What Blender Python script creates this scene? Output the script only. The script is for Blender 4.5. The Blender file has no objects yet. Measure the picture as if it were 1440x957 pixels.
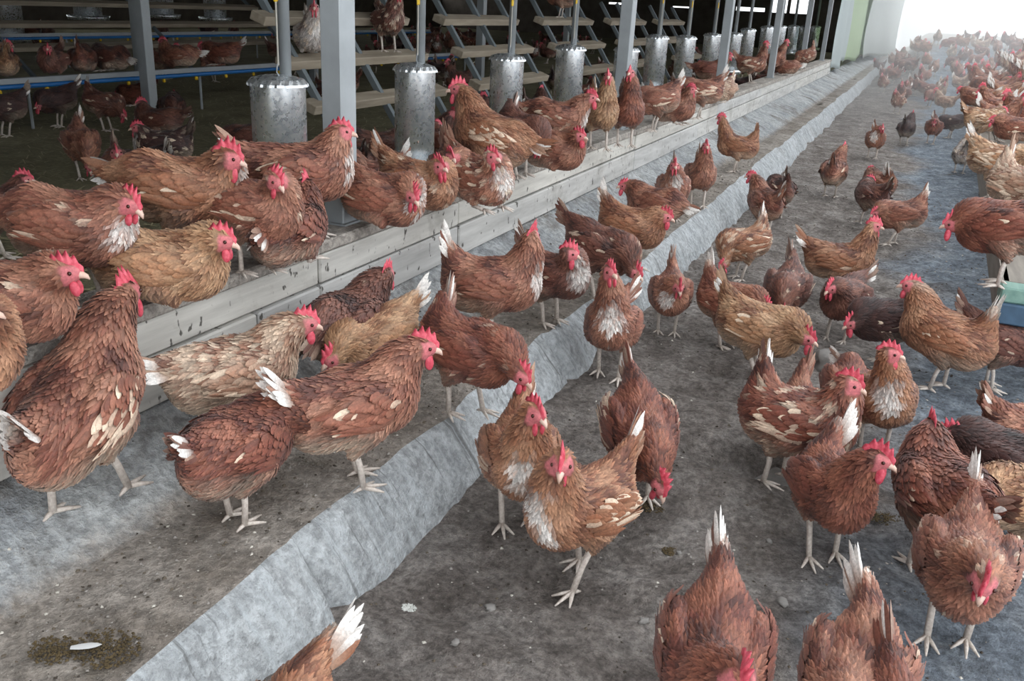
import bpy, math, random
import numpy as np

# ---------------------------------------------------------------- camera, sky, exposure
scene = bpy.context.scene
col = scene.collection
IMG_W, IMG_H, FOC, CAM_H = 1440.0, 957.0, 1250.0, 1.25
def camera_axes(vp=(1305.0, 35.0), nadir_x=545.0):
    # world axes seen from the camera, from the vanishing point of the wall and of the posts
    cx, cy = IMG_W/2, IMG_H/2
    Y = np.array([vp[0]-cx, -(vp[1]-cy), -FOC]); Y /= np.linalg.norm(Y)
    nx = nadir_x-cx
    ny = -(nx*Y[0]-FOC*Y[2])/Y[1]
    D = np.array([nx, ny, -FOC])
    if D[1] > 0: D = -D
    D /= np.linalg.norm(D)
    Z = -D; X = np.cross(Y, Z)
    return np.stack([X, Y, Z])
CAM_R = camera_axes()
CAM_P = np.array([0.0, 0.0, CAM_H])
cam_data = bpy.data.cameras.new('camera')
cam_data.sensor_width = 36.0
cam_data.lens = 36.0*FOC/IMG_W
cam_data.clip_end = 300.0
cam_data.clip_start = 0.02
cam = bpy.data.objects.new('camera', cam_data)
col.objects.link(cam)
from mathutils import Matrix
M4 = Matrix.Identity(4)
for i in range(3):
    for j in range(3): M4[i][j] = float(CAM_R[i, j])
    M4[i][3] = float(CAM_P[i])
cam.matrix_world = M4
scene.camera = cam

world = bpy.data.worlds.new('overcast_sky'); scene.world = world
world.use_nodes = True
wn = world.node_tree
bgn = wn.nodes['Background']
bgn.inputs['Color'].default_value = (0.92, 0.965, 1.0, 1)
bgn.inputs['Strength'].default_value = 1.25
scene.view_settings.view_transform = 'Standard'
scene.view_settings.look = 'None'
scene.view_settings.gamma = 1.0
scene.view_settings.use_curve_mapping = False
scene.view_settings.exposure = 0.95

def ray(px, py):
    return CAM_R @ np.array([px-IMG_W/2, -(py-IMG_H/2), -FOC])
def at_z(px, py, z):
    d = ray(px, py); return CAM_P + d*((z-CAM_H)/d[2])
def at_x(px, py, x):
    d = ray(px, py); return CAM_P + d*(x/d[0])

# ---------------------------------------------------------------- helpers
def s2l(c):
    c = np.asarray(c, float)/255.0
    return np.where(c <= 0.04045, c/12.92, ((c+0.055)/1.055)**2.4)
def lin(*c): return tuple(s2l(c))+(1.0,)

def tag(o, label=None, cat=None, group=None, kind=None):
    if label: o['label'] = label
    if cat: o['category'] = cat
    if group: o['group'] = group
    if kind: o['kind'] = kind
    return o
def make_mesh(name, V, faces, smooth=True, colors=None, mats=(), fmat=None):
    """faces: (n,4) int array where a triangle repeats -1, or a list of tuples"""
    me = bpy.data.meshes.new(name)
    V = np.asarray(V, np.float32)
    if isinstance(faces, np.ndarray):
        tri = faces[:, 3] < 0
        lt = np.where(tri, 3, 4).astype(np.int32)
        ls = np.concatenate([[0], np.cumsum(lt)[:-1]]).astype(np.int32)
        flat = faces.reshape(-1); flat = flat[flat >= 0].astype(np.int32)
        me.vertices.add(len(V)); me.vertices.foreach_set('co', V.ravel())
        me.loops.add(len(flat)); me.loops.foreach_set('vertex_index', flat)
        me.polygons.add(len(lt)); me.polygons.foreach_set('loop_start', ls); me.polygons.foreach_set('loop_total', lt)
        me.update(calc_edges=True)
    else:
        me.from_pydata([tuple(map(float, v)) for v in V], [], faces); me.update()
    n = len(me.polygons)
    me.polygons.foreach_set('use_smooth', np.full(n, smooth, bool))
    for m in mats: me.materials.append(m)
    if fmat is not None: me.polygons.foreach_set('material_index', np.asarray(fmat, np.int32))
    if colors is not None:
        a = me.color_attributes.new('Col', 'FLOAT_COLOR', 'POINT')
        c = np.ones((len(V), 4), np.float32); c[:, :3] = colors
        a.data.foreach_set('color', c.ravel())
    me.update()
    return me
def link(name, me, parent=None):
    o = bpy.data.objects.new(name, me); col.objects.link(o)
    if parent is not None: o.parent = parent
    return o
def empty(name, loc=(0, 0, 0), rz=0.0, sc=1.0):
    o = bpy.data.objects.new(name, None); col.objects.link(o)
    o.location = tuple(map(float, loc)); o.rotation_euler = (0, 0, rz); o.scale = (sc,)*3
    o.empty_display_size = 0.1
    return o

class MB:
    """collects boxes, bars, tubes and lathes into one mesh"""
    def __init__(s): s.V = []; s.F = []; s.n = 0
    def add(s, V, F):
        V = np.asarray(V, float); s.V.append(V)
        for f in F: s.F.append(tuple(int(i)+s.n for i in f))
        s.n += len(V); return s
    def box(s, lo, hi, bev=0.0):
        lo = np.asarray(lo, float); hi = np.asarray(hi, float)
        return s.obox((lo+hi)/2, np.eye(3), (hi-lo)/2, bev)
    def obox(s, c, R, h, bev=0.0):
        # box with chamfered edges; R rows are the axes
        h = np.asarray(h, float); c = np.asarray(c, float); R = np.asarray(R, float)
        if bev <= 0:
            P = np.array([(x, y, z) for x in (-1, 1) for y in (-1, 1) for z in (-1, 1)], float)*h
            F = [(0, 1, 3, 2), (4, 6, 7, 5), (0, 4, 5, 1), (2, 3, 7, 6), (0, 2, 6, 4), (1, 5, 7, 3)]
            return s.add(c+P@R, F)
        P = []; idx = {}
        for sx in (-1, 1):
            for sy in (-1, 1):
                for sz in (-1, 1):
                    for ax in range(3):
                        p = np.array([sx, sy, sz], float)*(h-bev); p[ax] = (sx, sy, sz)[ax]*h[ax]
                        idx[(sx, sy, sz, ax)] = len(P); P.append(p)
        F = []
        for ax in range(3):
            u, v = (ax+1) % 3, (ax+2) % 3
            for sg in (-1, 1):
                q = []
                for (a, b) in ((-1, -1), (1, -1), (1, 1), (-1, 1)):
                    k = [0, 0, 0]; k[ax] = sg; k[u] = a; k[v] = b; q.append(idx[tuple(k)+(ax,)])
                F.append(q if sg > 0 else q[::-1])
            for a in (-1, 1):
                for b in (-1, 1):
                    q = []
                    for w, m in ((-1, u), (1, u), (1, v), (-1, v)):
                        k = [0, 0, 0]; k[ax] = w; k[u] = a; k[v] = b; q.append(idx[tuple(k)+(m,)])
                    F.append(q if a*b > 0 else q[::-1])
        for sx in (-1, 1):
            for sy in (-1, 1):
                for sz in (-1, 1):
                    q = [idx[(sx, sy, sz, a)] for a in range(3)]
                    F.append(q if sx*sy*sz > 0 else q[::-1])
        return s.add(c+np.array(P)@R, F)
    def bar(s, a, b, w, h, up=(0, 0, 1), bev=0.0):
        a = np.asarray(a, float); b = np.asarray(b, float); d = b-a; L = np.linalg.norm(d); d = d/L
        u = np.cross(np.asarray(up, float), d); u /= np.linalg.norm(u); v = np.cross(d, u)
        return s.obox((a+b)/2, np.stack([d, u, v]), (L/2, w/2, h/2), bev)
    def tube(s, pts, rad, n=8, cap=True):
        pts = np.asarray(pts, float); m = len(pts); rad = np.broadcast_to(np.asarray(rad, float), (m,))
        T = np.gradient(pts, axis=0); T /= np.linalg.norm(T, axis=1)[:, None]+1e-12
        ref = np.array([0.0, 0, 1]) if abs(T[0][2]) < .9 else np.array([1.0, 0, 0])
        V = []; a = np.arange(n)*2*math.pi/n
        for i in range(m):
            u = np.cross(ref, T[i]); u /= np.linalg.norm(u)+1e-12; v = np.cross(T[i], u); ref = np.cross(u, T[i])*-1
            V.append(pts[i]+rad[i]*(np.cos(a)[:, None]*u+np.sin(a)[:, None]*v))
            ref = v
        F = [(i*n+j, i*n+(j+1) % n, (i+1)*n+(j+1) % n, (i+1)*n+j) for i in range(m-1) for j in range(n)]
        if cap: F += [tuple(range(n))[::-1], tuple((m-1)*n+j for j in range(n))]
        return s.add(np.concatenate(V), F)
    def lathe(s, prof, c, n=32):
        # prof: (radius, z) pairs
        a = np.arange(n)*2*math.pi/n; V = []
        for r, z in prof: V.append(np.stack([c[0]+r*np.cos(a), c[1]+r*np.sin(a), np.full(n, c[2]+z)], 1))
        m = len(prof)
        F = [(i*n+j, i*n+(j+1) % n, (i+1)*n+(j+1) % n, (i+1)*n+j) for i in range(m-1) for j in range(n)]
        return s.add(np.concatenate(V), F)
    def mesh(s, name, mat, smooth=False):
        me = bpy.data.meshes.new(name)
        me.from_pydata(np.concatenate(s.V).tolist(), [], s.F)
        me.polygons.foreach_set('use_smooth', np.full(len(me.polygons), smooth, bool))
        if mat: me.materials.append(mat)
        me.update(); return me
    def build(s, name, mat, parent=None, smooth=False):
        return link(name, s.mesh(name, mat, smooth), parent)

# ---------------------------------------------------------------- materials
def new_mat(name):
    m = bpy.data.materials.new(name); m.use_nodes = True
    nt = m.node_tree; return m, nt, nt.nodes['Principled BSDF']
def nd(nt, t, **kw):
    n = nt.nodes.new(t)
    for k, v in kw.items():
        if k.startswith('i_'): n.inputs[k[2:].replace('_', ' ')].default_value = v
        else: setattr(n, k, v)
    return n
def ramp(nt, fac, stops):
    r = nt.nodes.new('ShaderNodeValToRGB'); e = r.color_ramp.elements
    while len(e) < len(stops): e.new(0.5)
    for i, (p, c) in enumerate(stops): e[i].position = p; e[i].color = c
    nt.links.new(fac, r.inputs[0]); return r.outputs[0]
def mixc(nt, fac, a, b, mode='MIX'):
    m = nt.nodes.new('ShaderNodeMix'); m.data_type = 'RGBA'; m.blend_type = mode
    for i, v in ((0, fac), (6, a), (7, b)):
        if hasattr(v, 'type') and hasattr(v, 'links'): nt.links.new(v, m.inputs[i])
        else: m.inputs[i].default_value = v
    return m.outputs[2]
def mathn(nt, op, a, b=None):
    m = nt.nodes.new('ShaderNodeMath'); m.operation = op
    for i, v in enumerate((a, b)):
        if v is None: continue
        if hasattr(v, 'links'): nt.links.new(v, m.inputs[i])
        else: m.inputs[i].default_value = v
    return m.outputs[0]
def coords(nt, scale=(1, 1, 1), rot=(0, 0, 0), kind='Object'):
    tc = nt.nodes.new('ShaderNodeTexCoord'); mp = nt.nodes.new('ShaderNodeMapping')
    mp.inputs['Scale'].default_value = scale; mp.inputs['Rotation'].default_value = rot
    nt.links.new(tc.outputs[kind], mp.inputs[0]); return mp.outputs[0]
def noise(nt, vec, scale, detail=6, rough=0.6, out='Fac', dist=0.0):
    n = nd(nt, 'ShaderNodeTexNoise'); n.inputs['Scale'].default_value = scale
    n.inputs['Detail'].default_value = detail; n.inputs['Roughness'].default_value = rough
    n.inputs['Distortion'].default_value = dist
    nt.links.new(vec, n.inputs['Vector']); return n.outputs[out]
def bump(nt, bsdf, h, strength=0.4, dist=0.01):
    b = nt.nodes.new('ShaderNodeBump'); b.inputs['Strength'].default_value = strength
    b.inputs['Distance'].default_value = dist
    nt.links.new(h, b.inputs['Height']); nt.links.new(b.outputs[0], bsdf.inputs['Normal'])
def simple(name, c, rough=0.6, metal=0.0, nscale=0, namt=0.15):
    m, nt, b = new_mat(name)
    b.inputs['Roughness'].default_value = rough; b.inputs['Metallic'].default_value = metal
    if nscale:
        f = noise(nt, coords(nt), nscale)
        c0 = tuple(x*(1-namt*2) for x in c[:3])+(1,); c1 = tuple(min(1, x*(1+namt*2)) for x in c[:3])+(1,)
        nt.links.new(ramp(nt, f, [(0.3, c0), (0.7, c1)]), b.inputs['Base Color'])
    else: b.inputs['Base Color'].default_value = c
    return m

# ---------------------------------------------------------------- the hens
def plumage_mat():
    m, nt, b = new_mat('plumage')
    at = nd(nt, 'ShaderNodeAttribute', attribute_name='Col')
    v = coords(nt, (1, 1, 1))
    f = noise(nt, v, 160, 3, .6)
    c = mixc(nt, 1.0, at.outputs['Color'], ramp(nt, f, [(.3, (.72, .72, .72, 1)), (.7, (1.2, 1.2, 1.2, 1))]), 'MULTIPLY')
    nt.links.new(c, b.inputs['Base Color'])
    b.inputs['Roughness'].default_value = .55
    b.inputs['Specular IOR Level'].default_value = .4
    b.inputs['Sheen Weight'].default_value = .12
    bump(nt, b, noise(nt, v, 260, 2, .6), .25, .003)
    return m
MAT_PLUME = plumage_mat()
def skin_mat(name, c0, c1, sc=90, rough=.5, sss=.0):
    m, nt, b = new_mat(name)
    f = noise(nt, coords(nt), sc, 3, .6)
    nt.links.new(ramp(nt, f, [(.3, c0), (.7, c1)]), b.inputs['Base Color'])
    b.inputs['Roughness'].default_value = rough
    if sss:
        b.inputs['Subsurface Weight'].default_value = sss; b.inputs['Subsurface Radius'].default_value = (.01, .003, .002)
        b.inputs['Subsurface Scale'].default_value = .5
    bump(nt, b, f, .3, .002)
    return m
MAT_COMB = skin_mat('red_comb_skin', lin(192, 52, 72), lin(224, 104, 118), 90, .5)
MAT_LEG = skin_mat('pale_leg_scales', lin(190, 176, 166), lin(226, 216, 206), 140, .55)
MAT_BEAK = skin_mat('horn_beak', lin(206, 170, 150), lin(226, 196, 182), 60, .4)
MAT_EYE = simple('hen_eye', lin(60, 26, 14), .15)
MAT_LEGDULL = MAT_LEG

def _norm(v): v = np.asarray(v, float); return v/(np.linalg.norm(v)+1e-12)
def s_cap(P, a, b, ra, rb):
    ba = (b-a).astype(np.float32); pa = P-a.astype(np.float32)
    t = np.clip((pa@ba)/(ba@ba+1e-9), 0, 1)
    d = pa-t[:, None]*ba
    return np.sqrt((d*d).sum(1))-(ra+(rb-ra)*t)
def s_ell(P, c, r, R=None):
    q = P-np.asarray(c, np.float32)
    if R is not None: q = q@np.asarray(R, np.float32).T
    r = np.asarray(r, np.float32)
    k0 = np.sqrt(((q/r)**2).sum(1)); k1 = np.sqrt(((q/(r*r))**2).sum(1))+1e-6
    return k0*(k0-1)/k1
def smin(a, b, k):
    h = np.clip(.5+.5*(b-a)/k, 0, 1); return b+(a-b)*h-k*h*(1-h)
EDGES = [(0, 1), (2, 3), (4, 5), (6, 7), (0, 2), (1, 3), (4, 6), (5, 7), (0, 4), (1, 5), (2, 6), (3, 7)]
OFFS = np.array([(i, j, k) for i in (0, 1) for j in (0, 1) for k in (0, 1)])
def surface_nets(V, org, h):
    S = V < 0
    nx, ny, nz = V.shape
    sl = lambda o: (slice(o[0], nx-1+o[0]), slice(o[1], ny-1+o[1]), slice(o[2], nz-1+o[2]))
    cnt = sum(S[sl(o)].astype(np.int8) for o in OFFS)
    act = (cnt > 0) & (cnt < 8)
    ijk = np.argwhere(act); n = len(ijk)
    idx = -np.ones(act.shape, int); idx[act] = np.arange(n)
    val = np.stack([V[ijk[:, 0]+o[0], ijk[:, 1]+o[1], ijk[:, 2]+o[2]] for o in OFFS], 1)
    acc = np.zeros((n, 3)); num = np.zeros(n)
    for a, b in EDGES:
        va, vb = val[:, a], val[:, b]; m = (va < 0) != (vb < 0)
        t = va[m]/(va[m]-vb[m])
        acc[m] += OFFS[a]+(OFFS[b]-OFFS[a])*t[:, None]; num[m] += 1
    P = org+(ijk+acc/num[:, None])*h
    Q = []
    for d in range(3):
        u, v = (d+1) % 3, (d+2) % 3
        e = np.zeros(3, int); e[d] = 1
        A = S[tuple(slice(0, s-e[i]) for i, s in enumerate(S.shape))]
        B = S[tuple(slice(e[i], s) for i, s in enumerate(S.shape))]
        p = np.argwhere(A != B)
        ok = (p[:, u] > 0) & (p[:, v] > 0); p = p[ok]
        eu = np.zeros(3, int); eu[u] = 1; ev = np.zeros(3, int); ev[v] = 1
        c = [p-eu-ev, p-ev, p, p-eu]
        good = np.ones(len(p), bool)
        for q in c: good &= (q < np.array(act.shape)).all(1)
        c = [q[good] for q in c]; p = p[good]
        quad = np.stack([idx[q[:, 0], q[:, 1], q[:, 2]] for q in c], 1)
        flip = ~A[p[:, 0], p[:, 1], p[:, 2]]
        quad[flip] = quad[flip][:, ::-1]
        Q.append(quad)
    return P, np.concatenate(Q)

FT = np.array([0.0, .3, .62, .86, 1.0]); FW = np.array([.6, .95, 1.0, .66, .08])
FT3 = np.array([0.0, .55, 1.0]); FW3 = np.array([.7, 1.0, .12])
def feathers(p, f, n, L, W, field=None, off0=.001, off1=.005, push_only=False, lift=None, low=False):
    """cards for N feathers -> verts (N,rows*3,3), row parameter t, quads"""
    ts, ws = (FT3, FW3) if low else (FT, FW)
    N = len(p); R = len(ts)
    s = np.cross(n, f)
    lift = np.zeros(N) if lift is None else lift
    out = np.zeros((N, R, 3, 3))
    for i, (t, w) in enumerate(zip(ts, ws)):
        c = p+f*(L*t)[:, None]+n*(lift*L*t)[:, None]
        for j, cc in enumerate((-1, 0, 1)):
            out[:, i, j] = c+s*(W*w*cc)[:, None]+n*((W*w*.3)*(1-abs(cc)))[:, None]
    if field is not None:
        flat = out.reshape(-1, 3)
        d, g = field(flat)
        tt = np.tile(np.repeat(ts, 3), N)
        ridge = np.tile(np.array([0, 1, 0.]), N*R)*np.repeat(W, R*3)*.25
        target = off0+(off1-off0)*tt**1.5+ridge
        mv = target-d
        mv = np.where(mv < 0, np.maximum(mv*.75, -.02), mv) if push_only else np.clip(mv, -.03, .03)
        out = (flat+g*mv[:, None]).reshape(N, R, 3, 3)
    q = []
    for i in range(R-1):
        for j in range(2): q.append((i*3+j, i*3+j+1, (i+1)*3+j+1, (i+1)*3+j))
    q = np.array(q)
    F = (q[None]+(np.arange(N)*R*3)[:, None, None]).reshape(-1, 4)
    return out.reshape(-1, 3), np.tile(np.repeat(ts, 3), N), F

PAL = dict(mid=((142, 84, 66), (182, 128, 104), (96, 52, 42)), orange=((154, 98, 70), (192, 142, 110), (108, 62, 46)),
           tan=((170, 122, 88), (204, 164, 128), (128, 82, 58)), dark=((104, 60, 50), (140, 92, 76), (66, 38, 34)),
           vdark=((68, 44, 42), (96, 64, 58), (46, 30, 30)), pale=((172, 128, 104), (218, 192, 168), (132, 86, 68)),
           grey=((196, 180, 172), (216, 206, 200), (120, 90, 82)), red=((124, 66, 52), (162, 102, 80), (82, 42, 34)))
def muted(c, k=1.0): l = c@np.array([.3, .55, .15]); return (l+(c-l)*k)*.79
CREAM = s2l((226, 204, 180)); WHITE = s2l((240, 234, 228)); FACE = s2l((198, 110, 114))

def hen_shape(head=(.165, 0, .375), hdir=(1, 0, 0), pitch=0.0, tail=(-.2, 0, .36), sit=False, feet=((.01, .0), (-.02, .0)),
              color='mid', marks='', seed=0, lod=0, legs=True):
    """meshes of one hen in its own frame (x forward, z up, standing on z=0)"""
    rg = np.random.RandomState(seed+17)
    head = np.asarray(head, float); hdir = _norm(hdir); tail = np.asarray(tail, float)
    zb = -.098 if sit else 0.0
    piv = np.array([0, 0, .21])
    ca, sa = math.cos(pitch), math.sin(pitch)
    Rp = np.array([[ca, 0, -sa], [0, 1, 0], [sa, 0, ca]])      # body -> hen
    to_b = lambda v: (np.asarray(v, float)-np.array([0, 0, zb])-piv)@Rp+piv
    to_h = lambda v: (np.asarray(v, float)-piv)@Rp.T+piv+np.array([0, 0, zb])
    dir_b = lambda v: np.asarray(v, float)@Rp
    H = to_b(head); hd = dir_b(hdir); T = to_b(tail)
    up_b = dir_b((0, 0, 1.0))
    hs = _norm(np.cross(up_b, hd)); hu = np.cross(hd, hs)
    RH = np.stack([hd, hs, hu])
    N0 = np.array([.085, 0, .245]); nk_back = np.array([.05, 0, .275])
    dist = np.linalg.norm(H-N0)
    # neck curve
    ctrl = N0+np.array([.035, 0, .05])*min(1, dist/.13)+.25*(H-hd*.02-N0)
    Hb = H-hd*.012-hu*.004
    bz = lambda t: (1-t)**2*N0+2*t*(1-t)*ctrl+t*t*Hb
    nk = [bz(t) for t in (0, .3, .55, .8, 1.0)]
    nr = [.066, .053, .041, .030, .0225]
    T0 = np.array([-.105, 0, .245])
    td = _norm(T-T0)
    fat = 1+rg.uniform(-.05, .06)
    # feet and thighs in body frame
    hip = [np.array([-.005, sg*.05, .175]) for sg in (1, -1)]
    if sit: hock_h = [np.array([.03, sg*.06, .135+zb]) for sg in (1, -1)]
    else: hock_h = [np.array([-.025+fx*.45, sg*.045, .112+fz*.6]) for (fx, fz), sg in zip(feet, (1, -1))]
    hock = [to_b(h) for h in hock_h]
    prims = []   # distance fn, blend, flow direction, region id
    bx = np.array([-1.0, 0, -.1])
    def field_parts(P):
        P = P.astype(np.float32)
        D = []
        D.append((s_ell(P, (0, 0, .213), (.128, .084*fat, .084*fat)), .03))
        D.append((s_ell(P, (.075, 0, .208), (.078, .073*fat, .08)), .035))
        D.append((s_ell(P, (-.085, 0, .203), (.08, .068*fat, .078*fat)), .035))
        Q = P.copy(); Q[:, 1] *= 1.7
        D.append((s_cap(Q, T0, T0+td*.125, .066, .014), .045))
        for i in range(4): D.append((s_cap(P, nk[i], nk[i+1], nr[i], nr[i+1]), .03 if i == 0 else .02))
        D.append((s_ell(P, H, (.033, .0205, .0235), RH), .012))
        for k in (0, 1): D.append((s_cap(P, hip[k], hock[k], .05, .013), .025))
        for sg in (1, -1):
            Rw = np.array([[.985, -sg*.1, .14], [sg*.1, .995, 0], [-.14, 0, .99]])
            D.append((s_ell(P, (-.005, sg*.07, .232), (.098, .024, .052), Rw), .012))
        return D
    def sdf(P):
        D = field_parts(P); d = D[0][0]
        for e, k in D[1:]: d = smin(d, e, k)
        return d
    h = (.0078, .0100, .0135)[lod]
    pts = np.array([[-.2, -.12, .08], [.17, .12, .32]])
    allp = np.stack([H-.045, H+.045, T0+td*.15-.03, T0+td*.15+.03]+[q-.02 for q in hock]+[q+.02 for q in hock])
    lo = np.minimum(pts[0], allp.min(0))-2*h; hi = np.maximum(pts[1], allp.max(0))+2*h
    sh = np.ceil((hi-lo)/h).astype(int)+1
    gx, gy, gz = [lo[i]+np.arange(sh[i])*h for i in range(3)]
    G = np.stack(np.meshgrid(gx, gy, gz, indexing='ij'), -1).reshape(-1, 3)
    VV = sdf(G).reshape(sh).astype(np.float64)
    GR = np.stack(np.gradient(VV, h), -1)
    def field(P):
        q = (P-lo)/h; q = np.clip(q, 0, np.array(sh)-1.001); i = q.astype(int); f = q-i
        d = 0; g = 0
        for o in OFFS:
            w = np.prod(np.where(o, f, 1-f), 1)
            j = i+o
            d = d+w*VV[j[:, 0], j[:, 1], j[:, 2]]; g = g+w[:, None]*GR[j[:, 0], j[:, 1], j[:, 2]]
        over = np.linalg.norm((P-lo)/h-q, axis=1)*h
        return d+over, g/(np.linalg.norm(g, axis=1)[:, None]+1e-9)
    P, F = surface_nets(VV, lo, h)
    _, Nn = field(P)
    # ---- colours
    base, light, drk = [muted(s2l(c)) for c in PAL[color]]
    ph = rg.uniform(0, 6.28, (5, 3)); fr = rg.uniform(18, 60, (5, 3)); am = rg.uniform(.4, 1, 5)
    def lowf(p): return sum(am[i]*np.prod(np.sin(p*fr[i]+ph[i]), 1) for i in range(5))
    breast_c = np.array([.15, rg.uniform(-.025, .025), .232]); breast_r = rg.uniform(.048, .062) if 'breast' in marks else 0
    ntd = td
    def shade(p):
        n = lowf(p)+.35*lowf(p*2.7+1.3)
        c = base+(light-base)*np.clip(n*1.1+.12, 0, 1)[:, None]+(drk-base)*np.clip(-n*.95, 0, 1)[:, None]
        # lower fluff and belly are paler
        bel = np.clip((.215-p[:, 2])/.06, 0, 1)*np.clip((.05-p[:, 0])/.1, 0, 1)
        amt = .75 if ('fluff' in marks) else .45
        c = c+(CREAM*.8-c)*(bel*amt)[:, None]
        # breast
        low = np.clip((p[:, 0]-.05)/.07, 0, 1)*np.clip((.27-p[:, 2])/.08, 0, 1)
        c = c+(light*1.05-c)*(low*.45)[:, None]
        if breast_r:
            dd = np.sqrt((((p-breast_c)/np.array([1, 1, 1.2]))**2).sum(1))+n*.016+.012*lowf(p*3.1)
            w = np.clip((breast_r-dd)/.03, 0, 1); c = c+(WHITE*.9-c)*(w**.8*.92)[:, None]
        if 'speck' in marks or 'mott' in marks:
            q = lowf(p*1.9+7)
            w = np.clip((q-(.85 if 'speck' in marks else .3))*1.8, 0, 1); c = c+(CREAM*.95-c)*(w*.75)[:, None]
        tl = np.clip(((p-T0)@ntd-.085)/.05, 0, 1)
        if 'tail' in marks: c = c+((CREAM+WHITE)/2-c)*(tl*.85)[:, None]
        # neck a little richer
        return np.clip(c, .01, 1)
    q = (P-H)@RH.T
    face = (q[:, 0] > -.010-.25*(q[:, 2])) & (np.abs(q[:, 0]) < .05) & (np.linalg.norm(q, axis=1) < .046) & (q[:, 2] < .02)
    fw = np.clip((q[:, 0]+.006+.3*np.maximum(q[:, 2], 0))/.006, 0, 1)*np.clip((.042-np.linalg.norm(q*np.array([1, 1, 1.35]), axis=1))/.007, 0, 1)*np.clip((.021-q[:, 2])/.005, 0, 1)
    C = shade(P)*.8
    C = C+(FACE-C)*fw[:, None]
    # ---- contour feathers
    cell = (.0104, .0152, .023)[lod]
    key = np.floor((P-lo)/cell).astype(int); kk = key[:, 0]*100000+key[:, 1]*1000+key[:, 2]
    perm = rg.permutation(len(P)); _, first = np.unique(kk[perm], return_index=True); sel = perm[first]
    sel = sel[fw[sel] < .15]
    p = P[sel]; nn = Nn[sel]
    D = np.stack([d for d, _ in field_parts(p)], 1)
    flows = [bx, np.array([-1, 0, -.35]), np.array([-1, 0, -.45]), td]+[nk[i]-nk[i+1] for i in range(4)]+[-hd*.6-hu*.3]+[_norm(hock[k]-hip[k])+np.array([-.4, 0, 0]) for k in (0, 1)]+[np.array([-1, 0, .06])]*2
    flows = np.stack([_norm(v) for v in flows])
    w = np.exp(-np.clip(D, -.02, .2)/.012); w[:, 4:9] *= 1.6
    w /= w.sum(1)[:, None]
    fl = w@flows+rg.normal(0, .13, (len(p), 3))
    fl -= nn*(fl*nn).sum(1)[:, None]; fl /= np.linalg.norm(fl, axis=1)[:, None]+1e-9
    wn = w[:, 5:9].sum(1); wt = w[:, 3]; wh = w[:, 8]
    L = (.036+.012*w[:, 2]+.012*wt)*(1-.25*wn-.5*wh)*rg.uniform(.8, 1.2, len(p))*(1.0, 1.08, 1.3)[lod]
    W = (.0092-.0025*wn-.002*wh)*rg.uniform(.85, 1.2, len(p))*(.76, 1.02, 1.5)[lod]
    fuzz = .0042+.004*w[:, 2]+.003*w[:, 9:11].sum(1)
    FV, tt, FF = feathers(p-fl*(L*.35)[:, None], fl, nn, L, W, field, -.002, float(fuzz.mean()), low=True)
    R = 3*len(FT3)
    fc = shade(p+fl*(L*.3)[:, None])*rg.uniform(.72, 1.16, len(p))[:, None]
    hk = np.clip(wn-.1, 0, 1)[:, None]; gold = light*np.array([1.05, .95, .8])
    pick = (rg.rand(len(p)) < .3)[:, None]*1.0
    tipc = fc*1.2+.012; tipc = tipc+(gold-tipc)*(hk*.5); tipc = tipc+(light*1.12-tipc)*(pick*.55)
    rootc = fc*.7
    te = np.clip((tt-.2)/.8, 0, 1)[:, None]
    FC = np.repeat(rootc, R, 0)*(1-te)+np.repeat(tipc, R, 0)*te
    # centre of each feather carries a darker or paler shaft
    ctr = np.tile(np.array([0, 1, 0.]), len(FC)//3)[:, None]
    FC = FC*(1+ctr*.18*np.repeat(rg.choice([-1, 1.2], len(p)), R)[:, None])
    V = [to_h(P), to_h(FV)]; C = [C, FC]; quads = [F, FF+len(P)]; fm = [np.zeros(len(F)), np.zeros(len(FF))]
    nv = len(P)+len(FV)
    # ---- shanks and toes
    mb = MB()
    tn = 6 if lod == 0 else 5
    for k, sg in enumerate((1, -1)):
        fx, fz = feet[k]
        if sit:
            A = np.array([.075+fx*.2, sg*.05, .012]); hk_ = np.array([.02, sg*.055, .02])
            if not legs: continue
        else:
            A = np.array([fx, sg*.04, .012+fz]); hk_ = hock_h[k]+np.array([0, 0, .012])
        if lod < 2: mb.tube([hk_, hk_*.55+A*.45+np.array([.004, 0, 0]), A], [.0098, .0078, .0082], tn)
        else: mb.tube([hk_, A], [.009, .008], 4)
        if fz > .02: angs = [(-.35, .045, -.6), (0, .05, -.7), (.35, .045, -.6), (3.1, .022, -.3)]
        else: angs = [(-.62, .05, 0), (0.04, .062, 0), (.62, .05, 0), (3.0, .026, 0)]
        for an, ln, dr in angs:
            d = np.array([math.cos(an*(1 if sg > 0 else 1)), math.sin(an), 0])
            if fz > .02: pp = [A, A+d*ln*.5+np.array([0, 0, dr*ln*.5]), A+d*ln*.8+np.array([0, 0, dr*ln*1.3])]
            else: pp = [A+np.array([0, 0, .001]), A+d*ln*.5+np.array([0, 0, -.003]), A+d*ln+np.array([0, 0, -.0085])]
            mb.tube(pp, [.0062, .0052, .0022], 5 if lod < 2 else 4)
    if mb.V:
        LV = np.concatenate(mb.V)
        LF = []
        for f_ in mb.F:
            if len(f_) == 4: LF.append(f_)
            elif len(f_) == 5: LF += [(f_[0], f_[1], f_[2], f_[3]), (f_[0], f_[3], f_[4], -1)]
            elif len(f_) == 6: LF += [(f_[0], f_[1], f_[2], f_[3]), (f_[0], f_[3], f_[4], f_[5])]
        LF = np.array(LF); LF = np.where(LF >= 0, LF+nv, -1)
        V.append(LV); C.append(np.ones((len(LV), 3))*.6); quads.append(LF); fm.append(np.ones(len(LF)))
    body = make_mesh('body', np.concatenate(V), np.concatenate(quads).astype(np.int64), True, np.concatenate(C), (MAT_PLUME, MAT_LEG), np.concatenate(fm))
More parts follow.
